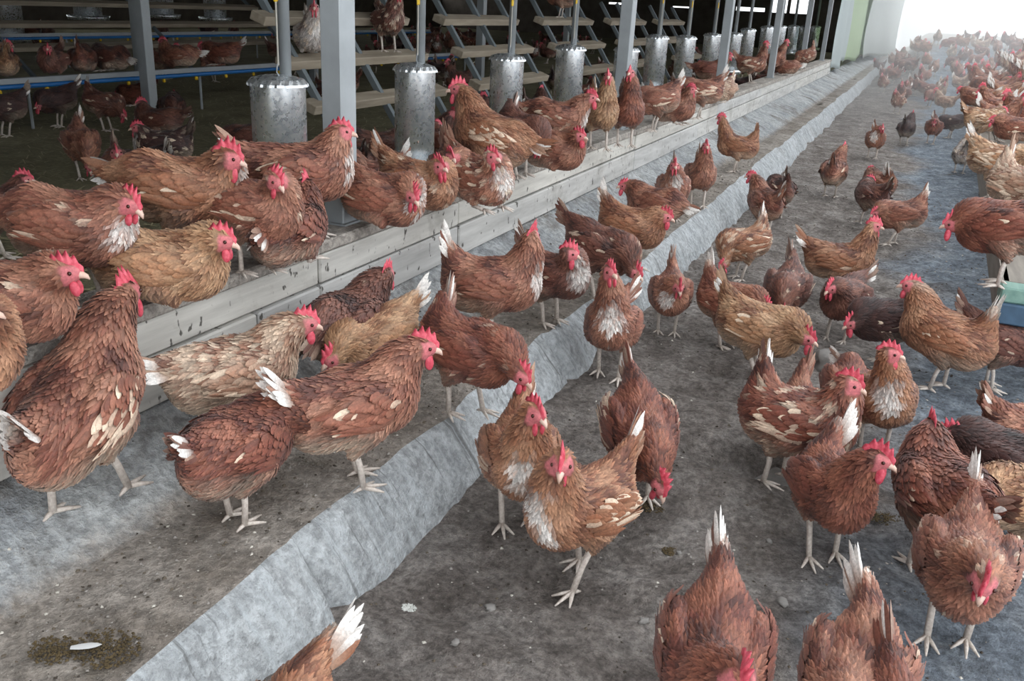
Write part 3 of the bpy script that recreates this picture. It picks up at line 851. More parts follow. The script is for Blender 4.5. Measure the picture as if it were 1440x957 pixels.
fpx = [(390, 105), (584, 88), (714, 75), (803, 62), (882, 65), (925, 48), (966, 49), (1003, 46), (1033, 45), (1053, 39), (1080, 36), (1098, 35), (1117, 35), (1133, 36), (1148, 36)]
ords = ['first', 'second', 'third', 'fourth', 'fifth', 'sixth', 'seventh', 'eighth', 'ninth', 'tenth', 'eleventh', 'twelfth', 'thirteenth', 'fourteenth', 'fifteenth']
FEED_Y = []
for i, (px, py) in enumerate(fpx):
    P = at_x(px, py, -2.4); FEED_Y.append(P[1])
    rad = .112 if i == 0 else .106
    lb = 'galvanized cylinder feeder behind the plank wall, %s in the row from the camera' % ords[i]
    if i == 0: lb = 'largest galvanized cylinder feeder, left of the nearest steel post, yellow cord tag'
    feeder_thing((P[0], P[1], P[2]-.5), rad, .47, lb, 'galvanized feeders along the wall', i < 8, 40 if i < 6 else 24)
# feeders of the far row
for i, (px, py, x) in enumerate([(10, 30, -11.0), (122, 2, -11.2), (226, 2, -11.4), (302, 8, -11.6)]):
    P = at_x(px, py, x)
    feeder_thing((P[0], P[1], P[2]-.2), .19, .55, 'dim galvanized feeder in the far row inside the barn, %s from the left edge' % ords[i], 'feeders in the far row', False, 24)

M_RUST = simple('roost_steel', lin(112, 120, 124), .6, .2, 8, .1)
def roost(y0, y1, xl, zl, label, group, flip=1, L=3, dx=.15, dz=.215):
    r = empty('roost_rack', (xl, y0, .26)); tag(r, label, 'roost', group)
    off = np.array([xl, y0, .26])
    for k in range(L):
        x = xl-flip*dx*k; z = zl+dz*k
        m = MB().bar(np.array([x, y0, z])-off, np.array([x, y1, z])-off, .10, .05, (flip*.35, 0, 1), .004); m.build('perch_board', M_ROOST, r)
    n = 3
    for k in range(n):
        y = y0+.12+(y1-y0-.24)*k/(n-1)
        b = np.array([xl-flip*dx*(L-1+.9), y, zl+dz*(L-1+.9)])
        a = np.array([xl+flip*dx*(zl-.27)/dz, y, .262])
        MB().bar(a-off, b-off, .035, .035).build('frame_bar', M_RUST, r)
    return r
ry = [(4.0, 5.5), (6.0, 7.35), (7.9, 9.3), (9.9, 11.3), (11.9, 13.3)]
rn = ['nearest wooden roost rack, behind the steel post', 'wooden roost rack behind the third feeder, with a green-marked bar', 'wooden roost rack behind the fourth and fifth feeders', 'shadowed wooden roost rack behind the sixth feeder', 'farthest wooden roost rack behind the feeders']
for (a, b), lb in zip(ry, rn): roost(a, b, -2.92, .68, lb+', three boards', 'roost racks in the barn')
# far roost leaning the other way
P = at_z(30, 46, .7)
roost(P[1]-.3, P[1]+4.5, P[0], .55, 'dim roost rack behind the water pipes, boards sloping away', 'roost racks in the barn', flip=1, L=3, dx=.28, dz=.22)

def water_line(P0, P1, label, k):
    r = empty('water_line', P0); tag(r, label, 'water pipe', 'water lines in the barn')
    P0 = np.array(P0); P1 = np.array(P1); L = P1-P0
    pp = MB().tube([P0-P0, L], .016, 10).build('pipe', M_BLUE, r, True)
    MB().bar(np.array([-.03, 0, .035]), L+np.array([-.03, 0, .035]), .05, .035).build('channel', M_POST, r)
    n = int(np.linalg.norm(L)/k)
    nm = MB().lathe([(.004, -.045), (.013, -.04), (.013, -.022), (.007, -.015), (.007, 0)], (0, 0, 0), 8).mesh('nipple', M_YELLOW, True)
    for i in range(n): o = link('nipple', nm, pp); o.location = tuple(L*(i+.5)/n)
    for i in range(int(np.linalg.norm(L)/2)+1):
        q = L*(i+.35)/(np.linalg.norm(L)/2+1)
        MB().tube([q+np.array([-.03, 0, .03]), np.array([q[0]-.03, q[1], .262-P0[2]])], .011, 6).build('stand', M_POST, r)
    return r
water_line((-5.55, 2.2, .555), (-5.55, 12.5, .555), 'bright blue water pipe with yellow nipples, nearer to the wall', .36)
water_line((-9.3, 4.0, .60), (-9.3, 17, .60), 'dim blue water pipe with yellow nipples, farther inside', .42)
def barn_post(px, py, x, w, label):
    P = at_x(px, py, x); r = empty('barn_post', (P[0], P[1], .26)); tag(r, label, 'post', 'posts inside the barn')
    MB().box((-w/2, -w/2, 0), (w/2, w/2, 2.3), .004).build('post_shaft', M_POST, r)
    MB().box((-w*.8, -w*.8, 0), (w*.8, w*.8, .012)).build('base_plate', M_POST, r)
barn_post(204, 70, -5.35, .085, 'wide grey-blue post inside the barn, in front of the blue pipes')
barn_post(190, 30, -6.9, .07, 'thin dim post just behind the wide barn post')
barn_post(440, 60, -6.6, .085, 'dim barn post seen between first feeder and steel post')
barn_post(676, 60, -4.6, .085, 'dim barn post seen behind the second roost rack')
barn_post(797, 40, -5.4, .085, 'dim barn post seen behind the fourth feeder')

# ---- hanging tarps at the far end of the wall
def tarp(p0, p1, ztop, z0, z1, amp, nw, mat, label, thick=.004):
    p0 = np.array(p0); p1 = np.array(p1); n = 60; mrow = 24
    V = []; nrm = _norm(np.array([-(p1-p0)[1], (p1-p0)[0]]))
    for i in range(n):
        t = i/(n-1); c = p0+(p1-p0)*t; zb = z0+(z1-z0)*t+.04*math.sin(t*9)
        for k in range(mrow):
            u = k/(mrow-1); w = amp*(math.sin(t*nw*6.28+.6*math.sin(u*4))+.35*math.sin(t*nw*15+u*5))*(.4+.6*(1-u))
            V.append((c[0]+nrm[0]*w, c[1]+nrm[1]*w, zb+(ztop-zb)*u))
    J = np.arange(n*mrow).reshape(n, mrow)
    f = np.stack([J[:-1, :-1], J[1:, :-1], J[1:, 1:], J[:-1, 1:]], -1).reshape(-1, 4)
    o = link('hanging_tarp', make_mesh('hanging_tarp', np.array(V), f, True, None, (mat,)))
    md = o.modifiers.new('thickness', 'SOLIDIFY'); md.thickness = thick
    tag(o, label, 'tarp', 'tarps hanging at the end of the wall'); return o
tarp((-1.52, 18.45), (-1.47, 20.6), 2.44, .33, .44, .035, 1.5, tarp_mat('white_tarp', lin(222, 230, 230)), 'narrow white tarp hanging at the wall end')
tarp((-1.50, 20.7), (-1.40, 26.0), 2.44, .40, .42, .03, 1.5, tarp_mat('green_tarp', lin(214, 230, 200)), 'pale green tarp hanging between two white ones')
tarp((-1.34, 25.0), (-.86, 36.0), 2.44, .36, .30, .07, 1.2, tarp_mat('white_sheet', lin(226, 230, 228)), 'wide white tarp with slanting edge beside the bright yard')

# ---- raised feeding table and perch ladder on the right
M_GREEN = wood_mat('green_painted_wood', lin(104, 140, 130), lin(140, 172, 160)); M_BLUEP = simple('blue_paint', lin(66, 92, 116), .6, 0, 12, .15)
M_TBL = wood_mat('grey_table_wood', lin(104, 96, 88), lin(138, 130, 120))
tx = lambda y: .42+.028*(y-3.5)
r = empty('feeding_table', (.42, 3.5, 0)); tag(r, 'long low wooden table with green painted end, crowded with hens', 'table')
off = np.array([.42, 3.5, 0])
for k in range(3):
    a = np.array([tx(3.5)+.06+.125*k, 3.56, .385]); b = np.array([tx(15)+.06+.125*k, 15, .385])
    MB().bar(a-off, b-off, .118, .03, bev=.003).build('table_board', M_TBL, r)
MB().bar(np.array([tx(3.5)+.01, 3.56, .33])-off, np.array([tx(15)+.01, 15, .33])-off, .022, .14).build('side_board', M_TBL, r)
MB().box(np.array([.41, 3.46, .345])-off, np.array([.82, 3.56, .40])-off, .006).build('end_board', M_GREEN, r)
MB().box(np.array([.41, 3.445, .27])-off, np.array([.82, 3.475, .345])-off, .005).build('end_skirt', M_BLUEP, r)
for y in (4.6, 8.0, 11.5, 14.5):
    for dx in (.10, .34): MB().box(np.array([tx(y)+dx-.025, y-.025, 0])-off, np.array([tx(y)+dx+.025, y+.025, .37])-off).build('leg', M_TBL, r)
r = empty('perch_ladder', (1.1, 7.0, 0)); tag(r, 'rising wooden perch rails hidden under the hens beside the long table', 'perch')
off = np.array([1.1, 7.0, 0])
for k in range(3):
    MB().bar(np.array([1.12+.3*k, 7, .56+.2*k])-off, np.array([1.3+.34*k, 18, .56+.2*k])-off, .09, .045).build('perch_rail', M_TBL, r)
for y in (7.3, 10.8, 14.2, 17.6):
    s = .17*(y-7)/11
    MB().bar(np.array([.85+s, y, .0])-off, np.array([1.82+s*1.3, y, .96])-off, .05, .05).build('ladder_bar', M_TBL, r)
    MB().bar(np.array([1.8+s*1.3, y, .0])-off, np.array([1.8+s*1.3, y, .95])-off, .05, .05).build('ladder_leg', M_TBL, r)

# ---- stones, droppings, stray feathers
M_STONE = simple('grey_stone', lin(136, 132, 128), .85, 0, 14, .15)
def stone(px, py, r, label, z=0.0, sq=(1, .8, .5), seed=0):
    rg = np.random.RandomState(seed); P = at_z(px, py, z); gzv = float(ground_z(P[0], P[1])) if z == 0 else z
    V = []; F = []; n, m = 12, 8
    for i in range(m+1):
        a = math.pi*i/m
        for j in range(n):
            t = 2*math.pi*j/n; dirv = np.array([math.sin(a)*math.cos(t), math.sin(a)*math.sin(t), math.cos(a)])
            q = 1+.8*float(vnoise(dirv[0]*2.2+seed*3, dirv[1]*2.2+dirv[2]*2.3))*math.sin(a)
            dirv = np.sign(dirv)*np.abs(dirv)**.7
            V.append(dirv*q*np.array(sq)*r)
    F = [(i*n+j, (i+1)*n+j, (i+1)*n+(j+1) % n, i*n+(j+1) % n) for i in range(m) for j in range(n)]
    o = MB().add(V, F).build('stone', M_STONE, None, True); o.location = (P[0], P[1], gzv+r*sq[2]*.35); o.rotation_euler = (0, 0, rg.rand()*3)
    tag(o, label, 'stone', 'loose stones in the yard'); return o
stone(1168, 517, .065, 'rounded grey stone between the hens in the middle of the yard', seed=1, sq=(1, .9, .75))
stone(1092, 668, .085, 'flat grey stone at the edge of the hole in the dirt', seed=2, sq=(1.1, .7, .45))
stone(880, 195, .035, 'small grey stone lying on the step', seed=3, z=.165) if False else None
sm = [((955, 775), 'small pebble right of the pale-breasted hen'), ((905, 870), 'small pebble left of the hen with thin white tail'), ((690, 850), 'small pebble in the open dirt at bottom centre'),
      ((1080, 770), 'small pebble between two foreground hens'), ((640, 905), 'small pebble near the bottom edge'), ((1100, 850), 'small pebble between the two white tails')]
for i, ((px, py), lb) in enumerate(sm): stone(px, py, .008+.003*(i % 3), lb, seed=10+i, sq=(1, .8, .6))
# loose grit and dry crumbs
rs = np.random.RandomState(21); N = 8000
gx_ = rs.uniform(-.9, 1.5, N); gy_ = .6+rs.rand(N)**1.5*7; on = rs.rand(N) < .28
gx_[on] = rs.uniform(-1.5, -1.03, on.sum()); gz_ = np.where(on, .166+np.maximum(0, (-1.34-gx_)*.62), ground_z(gx_, gy_))
sz = rs.uniform(.0012, .0045, N)*(1+.12*gy_)
O6 = np.array([(1, 0, 0), (0, 1, 0), (-1, 0, 0), (0, -1, 0), (0, 0, .7), (0, 0, -.3)])
CV = (O6[None]*sz[:, None, None]*rs.uniform(.6, 1.4, (N, 6, 1))+np.stack([gx_, gy_, gz_], 1)[:, None]).reshape(-1, 3)
CF = np.array([(0, 1, 4, -1), (1, 2, 4, -1), (2, 3, 4, -1), (3, 0, 4, -1)])
CF = np.where(CF[None] >= 0, CF[None]+(np.arange(N)*6)[:, None, None], -1).reshape(-1, 4)
cc_ = np.array([s2l((96, 86, 74)), s2l((150, 144, 138)), s2l((64, 56, 48)), s2l((196, 190, 180))])[rs.choice(4, N, p=[.35, .3, .25, .1])]
mg, nt_, b_ = new_mat('grit'); at_ = nd(nt_, 'ShaderNodeAttribute', attribute_name='Col'); nt_.links.new(at_.outputs['Color'], b_.inputs['Base Color']); b_.inputs['Roughness'].default_value = .9
o = link('grit', make_mesh('grit', CV, CF.astype(np.int64), False, np.repeat(cc_, 6, 0), (mg,))); tag(o, 'grit and dry crumbs scattered over yard and step', 'grit', kind='stuff')
M_DROP = simple('dropping', lin(84, 70, 46), .9, 0, 60, .25); M_DROPW = simple('white_dropping', lin(206, 206, 200), .9)
def crumbs(rg, n, r, sz):
    m = MB()
    for _ in range(n):
        q = rg.rand()**.6*r; t = rg.rand()*6.28; c = np.array([q*math.cos(t)*1.25, q*math.sin(t), 0]); s_ = sz*rg.uniform(.5, 1.4)
        P = np.array([(1, 0, 0), (0, 1, 0), (-1, 0, 0), (0, -1, 0), (0, 0, .7), (0, 0, -.4)])*s_*rg.uniform(.6, 1.3, (6, 1))
        a_ = rg.rand()*6.28; P = np.stack([P[:, 0]*math.cos(a_)-P[:, 1]*math.sin(a_), P[:, 0]*math.sin(a_)+P[:, 1]*math.cos(a_), P[:, 2]], 1)
        m.add(P+c, [(0, 1, 4), (1, 2, 4), (2, 3, 4), (3, 0, 4), (1, 0, 5), (2, 1, 5), (3, 2, 5), (0, 3, 5)])
    return m
def dropping(px, py, z, r, label, mat, seed):
    P = at_z(px, py, z); rg = np.random.RandomState(seed)
    o = crumbs(rg, int(120+r*6000), r, .0025+.016*r).build('dropping', mat, None, True)
    o.location = (P[0], P[1], z+.003 if z else float(ground_z(P[0], P[1]))+.002); tag(o, label, 'dropping', 'droppings on the ground'); return o
dropping(150, 912, .166, .05, 'largest brown dropping smear, lower left on the step', M_DROP, 1)
dropping(75, 915, .166, .035, 'brown dropping at the lower left corner of the step', M_DROP, 2)
dropping(265, 660, .175, .03, 'dark dropping behind the standing hen on the apron', M_DROP, 3)
dropping(8, 685, .26, .028, 'dark dropping at the left edge of the apron', M_DROP, 4)
dropping(40, 758, .21, .016, 'small white dropping on the apron, left', M_DROPW, 5)
dropping(575, 845, .0, .014, 'small white dropping on the yard near the kerb', M_DROPW, 6)
dropping(945, 770, .0, .02, 'small brown dropping on the yard right of the pale hen', M_DROP, 7)
dropping(905, 705, .0, .06, 'dark crumbly dropping under the pecking hen', M_DROP, 8)
dropping(1245, 730, .0, .05, 'dark dropping beside the hen on the right', M_DROP, 9)
M_FEA = simple('pale_feather', lin(200, 200, 200), .8)
P = at_z(100, 916, .17)
fe = MB(); v_, _, f_ = feathers(np.array([[0, 0, .004.__float__()]]), np.array([[.8, .6, 0]]), np.array([[0, 0, 1.0]]), np.array([.05]), np.array([.008]))
fe.add(v_, f_); o = fe.build('stray_feather', M_FEA, None, True); o.location = (P[0], P[1], .175); tag(o, 'small white feather lying on the step beside the brown smear', 'feather')

# ---------------------------------------------------------------- the flock
SURF = dict(bench=.164, apron=.185, rail=.553, litter=.26, table=.402, pipe=.608)
hen_n = 0; POS = []
def img_heading(px, py, z, ang):
    # direction on the ground as judged in the picture: 0 right, 90 away, -90 towards the camera
    a = math.radians(ang); d = ray(px, py); fw_ = _norm((d[0], d[1], 0)); rt = np.array([fw_[1], -fw_[0], 0])
    k = max(.75, abs(_norm(d)[2])); v = rt*math.cos(a)+fw_*math.sin(a)/k
    return math.atan2(v[1], v[0])
def on_ground(px, py, h):
    d = _norm(ray(px, py)); t = 1.0
    while t < 60:
        P = CAM_P+d*t
        if P[2]-h <= float(ground_z(P[0], P[1])): return P
        t += .02
    return P
def nearest_on_ray(px, py, Q):
    d = _norm(ray(px, py)); return CAM_P+d*max(.2, float((Q-CAM_P)@d))
def rot2(v, a):
    c, s = math.cos(a), math.sin(a); return np.array([c*v[0]-s*v[1], s*v[0]+c*v[1], v[2]])
def H(label, surf, b, a, h=None, ha=None, t=None, c='mid', m='', sit=False, sc=1.0, hp=0, pitch=None, feet=None, lod=None, group=None, up=.19, x=None, f=None):
    """b body centre pixel, a image direction of the body, h head pixel, ha image direction of the face, t tail tip pixel"""
    global hen_n
    sc *= .89
    hen_n += 1; rg = random.Random(hen_n*7)
    hb = (.115 if sit else .215)*sc
    if surf == 'ground':
        P = on_ground(b[0], b[1], hb)
        away = _norm(np.array([P[0]-CAM_P[0], P[1]-CAM_P[1], 0]))
        close = [q for q in POS if abs(q[2]) < .12 and math.hypot(q[0]-P[0], q[1]-P[1]) < .24]
        if close:
            q = min(close, key=lambda q_: math.hypot(q_[0]-P[0], q_[1]-P[1])); sgn = 1 if (P[0]-q[0])*away[0]+(P[1]-q[1])*away[1] > 0 else -1
            for _ in range(4):
                if math.hypot(q[0]-P[0], q[1]-P[1]) < .24: P = P+away*(.025*sgn)
        z0 = float(ground_z(P[0], P[1])) if math.hypot(P[0]-CAM_P[0], P[1]-CAM_P[1]) > 0 else 0.0
        P[2] = z0+hb
    else: z0 = SURF.get(surf, surf)
    if surf == 'ground': pass
    else: P = at_z(b[0], b[1], z0+hb) if x is None else at_x(b[0], b[1], x)
    if x is not None: P[2] = z0+hb
    if f is not None: P = at_z(f[0], f[1], z0); P[2] = z0+hb
    rz = img_heading(b[0], b[1], min(z0+hb, 1.0), a)
    base = np.array([P[0], P[1], z0]); POS.append((P[0], P[1], z0))
    zoff = -.098 if sit else 0.0
    loc = lambda Q: rot2((Q-base)/sc, -rz)
    wor = lambda q: base+rot2(np.asarray(q, float), rz)*sc
    # head
    nb = np.array([.095, 0, .255+zoff]); nom = np.array([.165, 0, .385+zoff])
    if h is None: hl = nom; hp = hp or -5
    else:
        hl = nom
        for _ in range(3):
            hl = loc(nearest_on_ray(h[0], h[1], wor(hl)))
            v = hl-nb; L = np.linalg.norm(v); hl = nb+v/L*min(max(L, .075), up)
        need = .155 if hl[2]-zoff < .30 else (.125 if hl[2]-zoff < .36 else .085)
        if hl[0] < need: hl[0] = need
        hl[2] = max(hl[2], .045)
    if ha is None: hdl = np.array([1.0, 0, 0])
    else:
        hw = wor(hl); hr = img_heading(*(h if h else b), min(hw[2], 1.0), ha); hdl = np.array([math.cos(hr-rz), math.sin(hr-rz), 0])
        if hdl[0] < -.55:   # a hen can look back only so far
            hdl = _norm(np.array([-.55, math.copysign(.83, hdl[1]), 0]))
    pr = math.radians(hp); hdl = np.array([hdl[0]*math.cos(pr), hdl[1]*math.cos(pr), math.sin(pr)])
    if pitch is None: pitch = .10 if hl[2]-zoff > .33 else (-.02 if hl[2]-zoff > .22 else -.14)
    if t is None: tl = np.array([-.2, 0, .345+zoff])
    else:
        tl = np.array([-.2, 0, .335+zoff]); tl = loc(nearest_on_ray(t[0], t[1], wor(tl)))
        tl[1] = np.clip(tl[1], -.06, .06); tl[0] = min(tl[0], -.13)
        tl[2] = np.clip(tl[2], .2+zoff, .42+zoff)
    depth = float(np.linalg.norm(P-CAM_P)); ppm = FOC/depth
    if lod is None: lod = 0 if ppm > 300 else (1 if ppm > 130 else 2)
    if feet is None: feet = ((rg.uniform(-.03, .04), 0), (rg.uniform(-.04, .03), 0))
    parts = hen_shape(hl, hdl, pitch, tl, sit, feet, c, m, hen_n, lod, legs=rg.random() < .4)
    return put_hen(parts, base, rz, sc, label, group)

R_ = 'rail'
# ---- on the plank wall, from the left
H('hen cut by the left edge, tawny breast bulging below the rail', R_, (-95, 492), -20, (-120, 440), -10, c='orange', sit=True)
H('sleepy brown hen sitting on the rail at far left, red face to the right', R_, (-2, 425), -12, (70, 384), -15, c='mid', m='speck', sit=True)
H('large standing hen on the rail at left, white breast, drooping pink comb', R_, (104, 318), -28, (182, 286), -35, (5, 300), c='mid', m='breast speck', hp=-25, up=.15, feet=((.03, 0), (-.02, 0)))
H('hen with bright upright comb standing on the rail, white breast, yellowish beak', R_, (262, 266), -14, (322, 224), -8, (190, 245), c='orange', m='breast', sc=1.1, hp=-12, up=.16)
H('buff-breasted hen sitting on the rail beside bare grey feet', R_, (232, 372), -10, (286, 338), -15, (165, 350), c='tan', m='', sit=True, hp=-10, sc=1.0)
H('small hen with pink face standing on the rail, head tucked, left of dark hen', R_, (360, 292), -30, (376, 252), -45, (330, 255), c='mid', m='speck', hp=-25, up=.15, sc=.92)
H('dark red hen sitting on the rail, back turned, just left of the steel post', R_, (405, 322), 55, (432, 262), 70, (362, 335), c='red', sit=True)
H('tall hen whose pale comb and beak stand out against the nearest steel post', R_, (425, 242), -2, (478, 186), 0, (360, 225), c='mid', m='breast fluff', sc=1.06, up=.16)
H('sitting hen right of the nearest steel post, head bent low to the breast', R_, (540, 278), -25, (571, 274), -50, c='mid', m='breast', sit=True, hp=-25, up=.13)
H('golden-necked hen sitting on the rail, second right of the steel post', R_, (590, 258), -25, (606, 233), -40, c='orange', sit=True, m='speck')
H('hen squeezed on the rail, pink face turned to the yard', R_, (640, 240), -70, (634, 222), -60, c='mid', m='speck', sit=True)
H('sitting hen with large white breast patch, on the rail below the tall hen', R_, (676, 252), -40, (692, 221), -35, c='mid', m='breast mott', sit=True)
H('tall hen standing on the rail looking left, pale wing feathers showing', R_, (690, 190), 165, (643, 126), 182, (755, 205), c='orange', m='wing', sc=1.1, pitch=.3, feet=((-.03, 0), (-.05, 0)))
H('hen on the rail bending down, red comb hanging, right of the tall hen', R_, (735, 185), -40, (757, 207), -60, (722, 150), c='dark', m='', hp=-40, up=.15)
H('brown hen sitting on the rail edge, upright comb, between standing hens', R_, (780, 210), -20, (798, 190), -15, c='mid', m='speck', sit=True)
H('hen with white breast and forehead standing on the rail, facing right', R_, (785, 165), -10, (832, 138), -10, (725, 150), c='mid', m='breast speck', up=.16)
H('upright hen facing the camera on the rail, fine speckled breast', R_, (845, 158), -70, (855, 107), -85, c='tan', m='', sc=1.0)
H('hen leaning over the rail with dark neck and red face, beside second post', R_, (882, 155), -75, (886, 96), -110, c='red', m='')
H('hen on the rail facing away, cream tail raised to the right', R_, (922, 140), 195, (895, 150), 190, (960, 108), c='mid', m='tail speck', hp=-20)
H('hen sitting on the rail behind, red comb in profile below cream tail', R_, (948, 152), -15, (970, 126), -10, c='mid', sit=True)
H('hen on the rail with broad white tail feathers up, heading left', R_, (985, 128), 190, (960, 120), 190, (1020, 104), c='mid', m='tail wing', hp=-10)
H('pale buff hen sitting on the rail edge with head turned to the left', R_, (1018, 126), -120, (1000, 130), 200, (1030, 108), c='pale', m='breast', sit=True, sc=1.0)
H('dark hen with red head stretched right, on the rail before standing pair', R_, (1000, 98), 5, (1026, 79), 0, (965, 92), c='red', up=.15)
H('speckled hen standing high on the rail, white flecked wing', R_, (1058, 90), 0, (1078, 62), 0, (1035, 78), c='mid', m='speck wing', sc=1.05)
H('slim hen standing on the rail with neck stretched to the right', R_, (1088, 84), 10, (1108, 56), 5, c='mid', m='', sc=1.05, pitch=.3)
H('hen behind the slim hen on the rail, head turned left', .26, (1080, 72), 140, (1078, 50), 180, c='orange', sc=1.05)
H('hen crouching on the rail, white tail tip pointing right', R_, (1106, 94), 190, (1090, 92), 200, (1124, 92), c='mid', m='tail', sit=True)
H('last hen on the rail before the tarp, tail raised high', R_, (1133, 78), 205, (1120, 88), 200, (1146, 46), c='mid', m='mott', sc=1.05, hp=-30, pitch=-.25)
H('hen behind the rail row with a brown tail upright, below the sixth feeder', .26, (948, 98), 100, (945, 110), 90, (952, 74), c='orange', hp=-20)
# ---- heads and backs just inside the wall
L_ = .26
H('hen peering over the rail at the left edge, red comb and dark neck', L_, (-8, 292), 5, (10, 256), 0, c='dark')
H('dim hen behind the rail facing the camera, left of the second feeder', L_, (585, 216), -80, (588, 196), -90, c='dark')
H('hen behind the rail with pale pink head turned, right of the second feeder', L_, (625, 200), 150, (628, 178), 20, c='red')
H('brown hen back filling the gap behind the sitting hens, near second feeder', L_, (535, 205), 20, (560, 190), 20, c='dark', m='speck')
H('hen behind the white-breasted rail hen, comb tip showing', L_, (822, 130), 20, (818, 112), 0, c='red')
H('dark hen partly hidden left of the first feeder, white tail patch', L_, (348, 195), 170, (330, 200), 180, (362, 190), c='dark', m='tail')
H('hen in shade under the first feeder, rear to the camera', L_, (505, 232), 100, (510, 240), 100, c='dark')
# ---- on the apron and the step
H('large dark-necked hen at left walking up to the wall, white wing tip', .225, (118, 560), 44, (180, 412), 50, (20, 605), c='mid', m='tail fluff wing', sc=1.2, feet=((-.06, 0), (.06, 0)), pitch=.42, up=.22, f=(130, 708))
H('pale mottled hen with cream rear and red face, beside the wall', .2, (332, 522), 14, (430, 455), 5, (208, 518), c='pale', m='tail mott fluff', sc=1.05, hp=-10, pitch=.05)
H('plump hen with head hidden, rounded back toward the camera, on the step', 'bench', (335, 625), 40, (430, 600), 30, (255, 630), c='red', m='', sc=1.0, hp=-35, feet=((.0, 0), (-.04, .02)), pitch=-.05)
H('big hen with white tail fringe and pink comb, standing on the step', 'bench', (500, 568), 18, (596, 488), 3, (395, 552), c='mid', m='tail fluff', sc=1.1, hp=-8, feet=((.02, 0), (.0, 0)), pitch=.12)
H('dark hen close to the wall, back turned, tiny comb showing', 'apron', (488, 452), 48, (544, 386), 60, (425, 500), c='dark', m='speck', sc=1.08)
H('golden hen bending down behind the big hen, white tail pointing up', 'bench', (525, 476), 212, (468, 505), 205, (592, 410), c='tan', m='tail', hp=-20, pitch=-.1, up=.14)
H('round dark hen pecking at the step edge, pink comb to the right', 'bench', (660, 490), -28, (733, 528), -30, (640, 430), c='red', m='speck', sc=1.05, hp=-25, pitch=-.1, up=.15, feet=((.03, 0), (-.04, 0)))
H('long hen with white upright tail and head turned away, on the step', 'bench', (695, 398), -4, (748, 332), 60, (636, 358), c='mid', m='breast tail', sc=1.12, up=.19, pitch=.08)
H('hen with wide white bib behind the long hen on the step', 'bench', (780, 385), -30, (788, 353), 0, c='dark', m='breast', hp=-10, up=.14)
H('dark hen leaning down to the right behind the bibbed hen', 'bench', (845, 348), -28, (893, 384), -25, (796, 304), c='dark', m='speck', sc=1.08, hp=-20, up=.15)
H('buff hen with fluffy raised tail and pink comb, on the step', 'bench', (890, 318), -18, (936, 305), -5, (848, 268), c='orange', m='tail fluff', sc=1.05, hp=-10, up=.14)
H('hen facing left behind the buff hen, bright white tail at right', 'bench', (920, 285), 162, (878, 262), 185, (982, 302), c='mid', m='tail', sc=1.0)
H('hen with small white bib facing the camera near the step edge', 'bench', (947, 262), -85, (948, 233), -70, c='mid', m='breast')
H('hen seen from the front with pale pink face on the step', 'bench', (985, 245), -80, (993, 205), -70, c='mid', m='')
H('slender hen in profile facing left on the step, tail curving up', 'bench', (1036, 205), 180, (1014, 166), 175, (1066, 180), c='orange', m='', feet=((.0, 0), (-.02, 0)), pitch=.12)
# ---- in the yard
G = 'ground'
H('hen with large white throat and breast, standing below the kerb', G, (862, 455), -95, (858, 382), -50, (895, 400), c='mid', m='breast', sc=1.08, up=.2, pitch=.25)
H('hen below the kerb with lowered red face and tail straight up', G, (943, 412), -88, (955, 404), -70, (946, 352), c='mid', m='breast', hp=-25, up=.12, sc=.95)
H('hen with scarlet comb and cream front, left of the pale-breasted hen', G, (732, 640), -80, (754, 580), -45, (742, 540), c='orange', m='breast fluff', sc=1.08, hp=-10, up=.17)
H('hen with bare-looking white breast stepping to the camera, mid foreground', G, (818, 695), -138, (790, 650), -95, (895, 605), c='orange', m='breast wing', sc=1.08, hp=-20, feet=((.05, 0), (-.06, 0)), up=.15)
H('hen pecking the ground, tail pointing up, behind the pale-breasted hen', G, (900, 605), -72, (928, 680), -50, (884, 512), c='red', m='wing', sc=1.08, hp=-45, pitch=-.3, up=.19)
H('hen cut by the bottom edge, only pale tail and back seen, near the kerb', G, (395, 1050), -120, (375, 1100), -120, (478, 900), c='orange', m='tail', sc=.95)
H('hen at the bottom with thin white tail up and red comb at the edge', G, (1003, 926), -86, (1042, 955), -70, (1010, 765), c='red', m='tail', sc=1.08, hp=-30, pitch=-.2, up=.15)
H('hen at the bottom edge with cream tail spike, body cut off', G, (1202, 958), -92, (1190, 1030), -100, (1203, 800), c='mid', m='tail', sc=1.0, hp=-30, pitch=-.2)
H('dark brown hen back at the bottom edge, right of the cream tail spike', G, (1285, 1025), -60, (1310, 1050), -60, (1250, 930), c='red', m='', sc=1.0, pitch=-.1)
H('hen in the lower right corner facing the camera, white flecked breast', G, (1360, 790), -82, (1384, 818), -88, (1368, 685), c='mid', m='tail speck', sc=1.08, hp=-35, up=.14)
H('large dark hen walking away at right, comb tip above its back', G, (1325, 690), 128, (1308, 612), 110, (1415, 718), c='red', m='', sc=1.12)
H('almost black hen at the right edge beside the large dark hen', G, (1418, 650), 170, (1392, 630), 170, (1460, 640), c='vdark', m='tail', sc=1.0, hp=-20)
H('brown hen cut by the right edge below the dark one', G, (1452, 720), 20, (1490, 690), 0, (1405, 705), c='tan', m='tail')
H('brown hen cut by the right edge beside the blue-grey ground', G, (1455, 612), 30, (1480, 590), 20, c='mid')
H('rusty hen with scalloped breast and red comb in profile, right foreground', G, (1172, 685), -62, (1236, 645), -5, (1212, 600), c='red', m='tail', sc=1.02, hp=-10, feet=((.0, 0), (.03, .0)), up=.17)
H('upright hen with pale bib and long comb looking right', G, (1243, 560), -75, (1252, 497), 2, (1205, 560), c='orange', m='breast', sc=1.0, up=.2, pitch=.3)
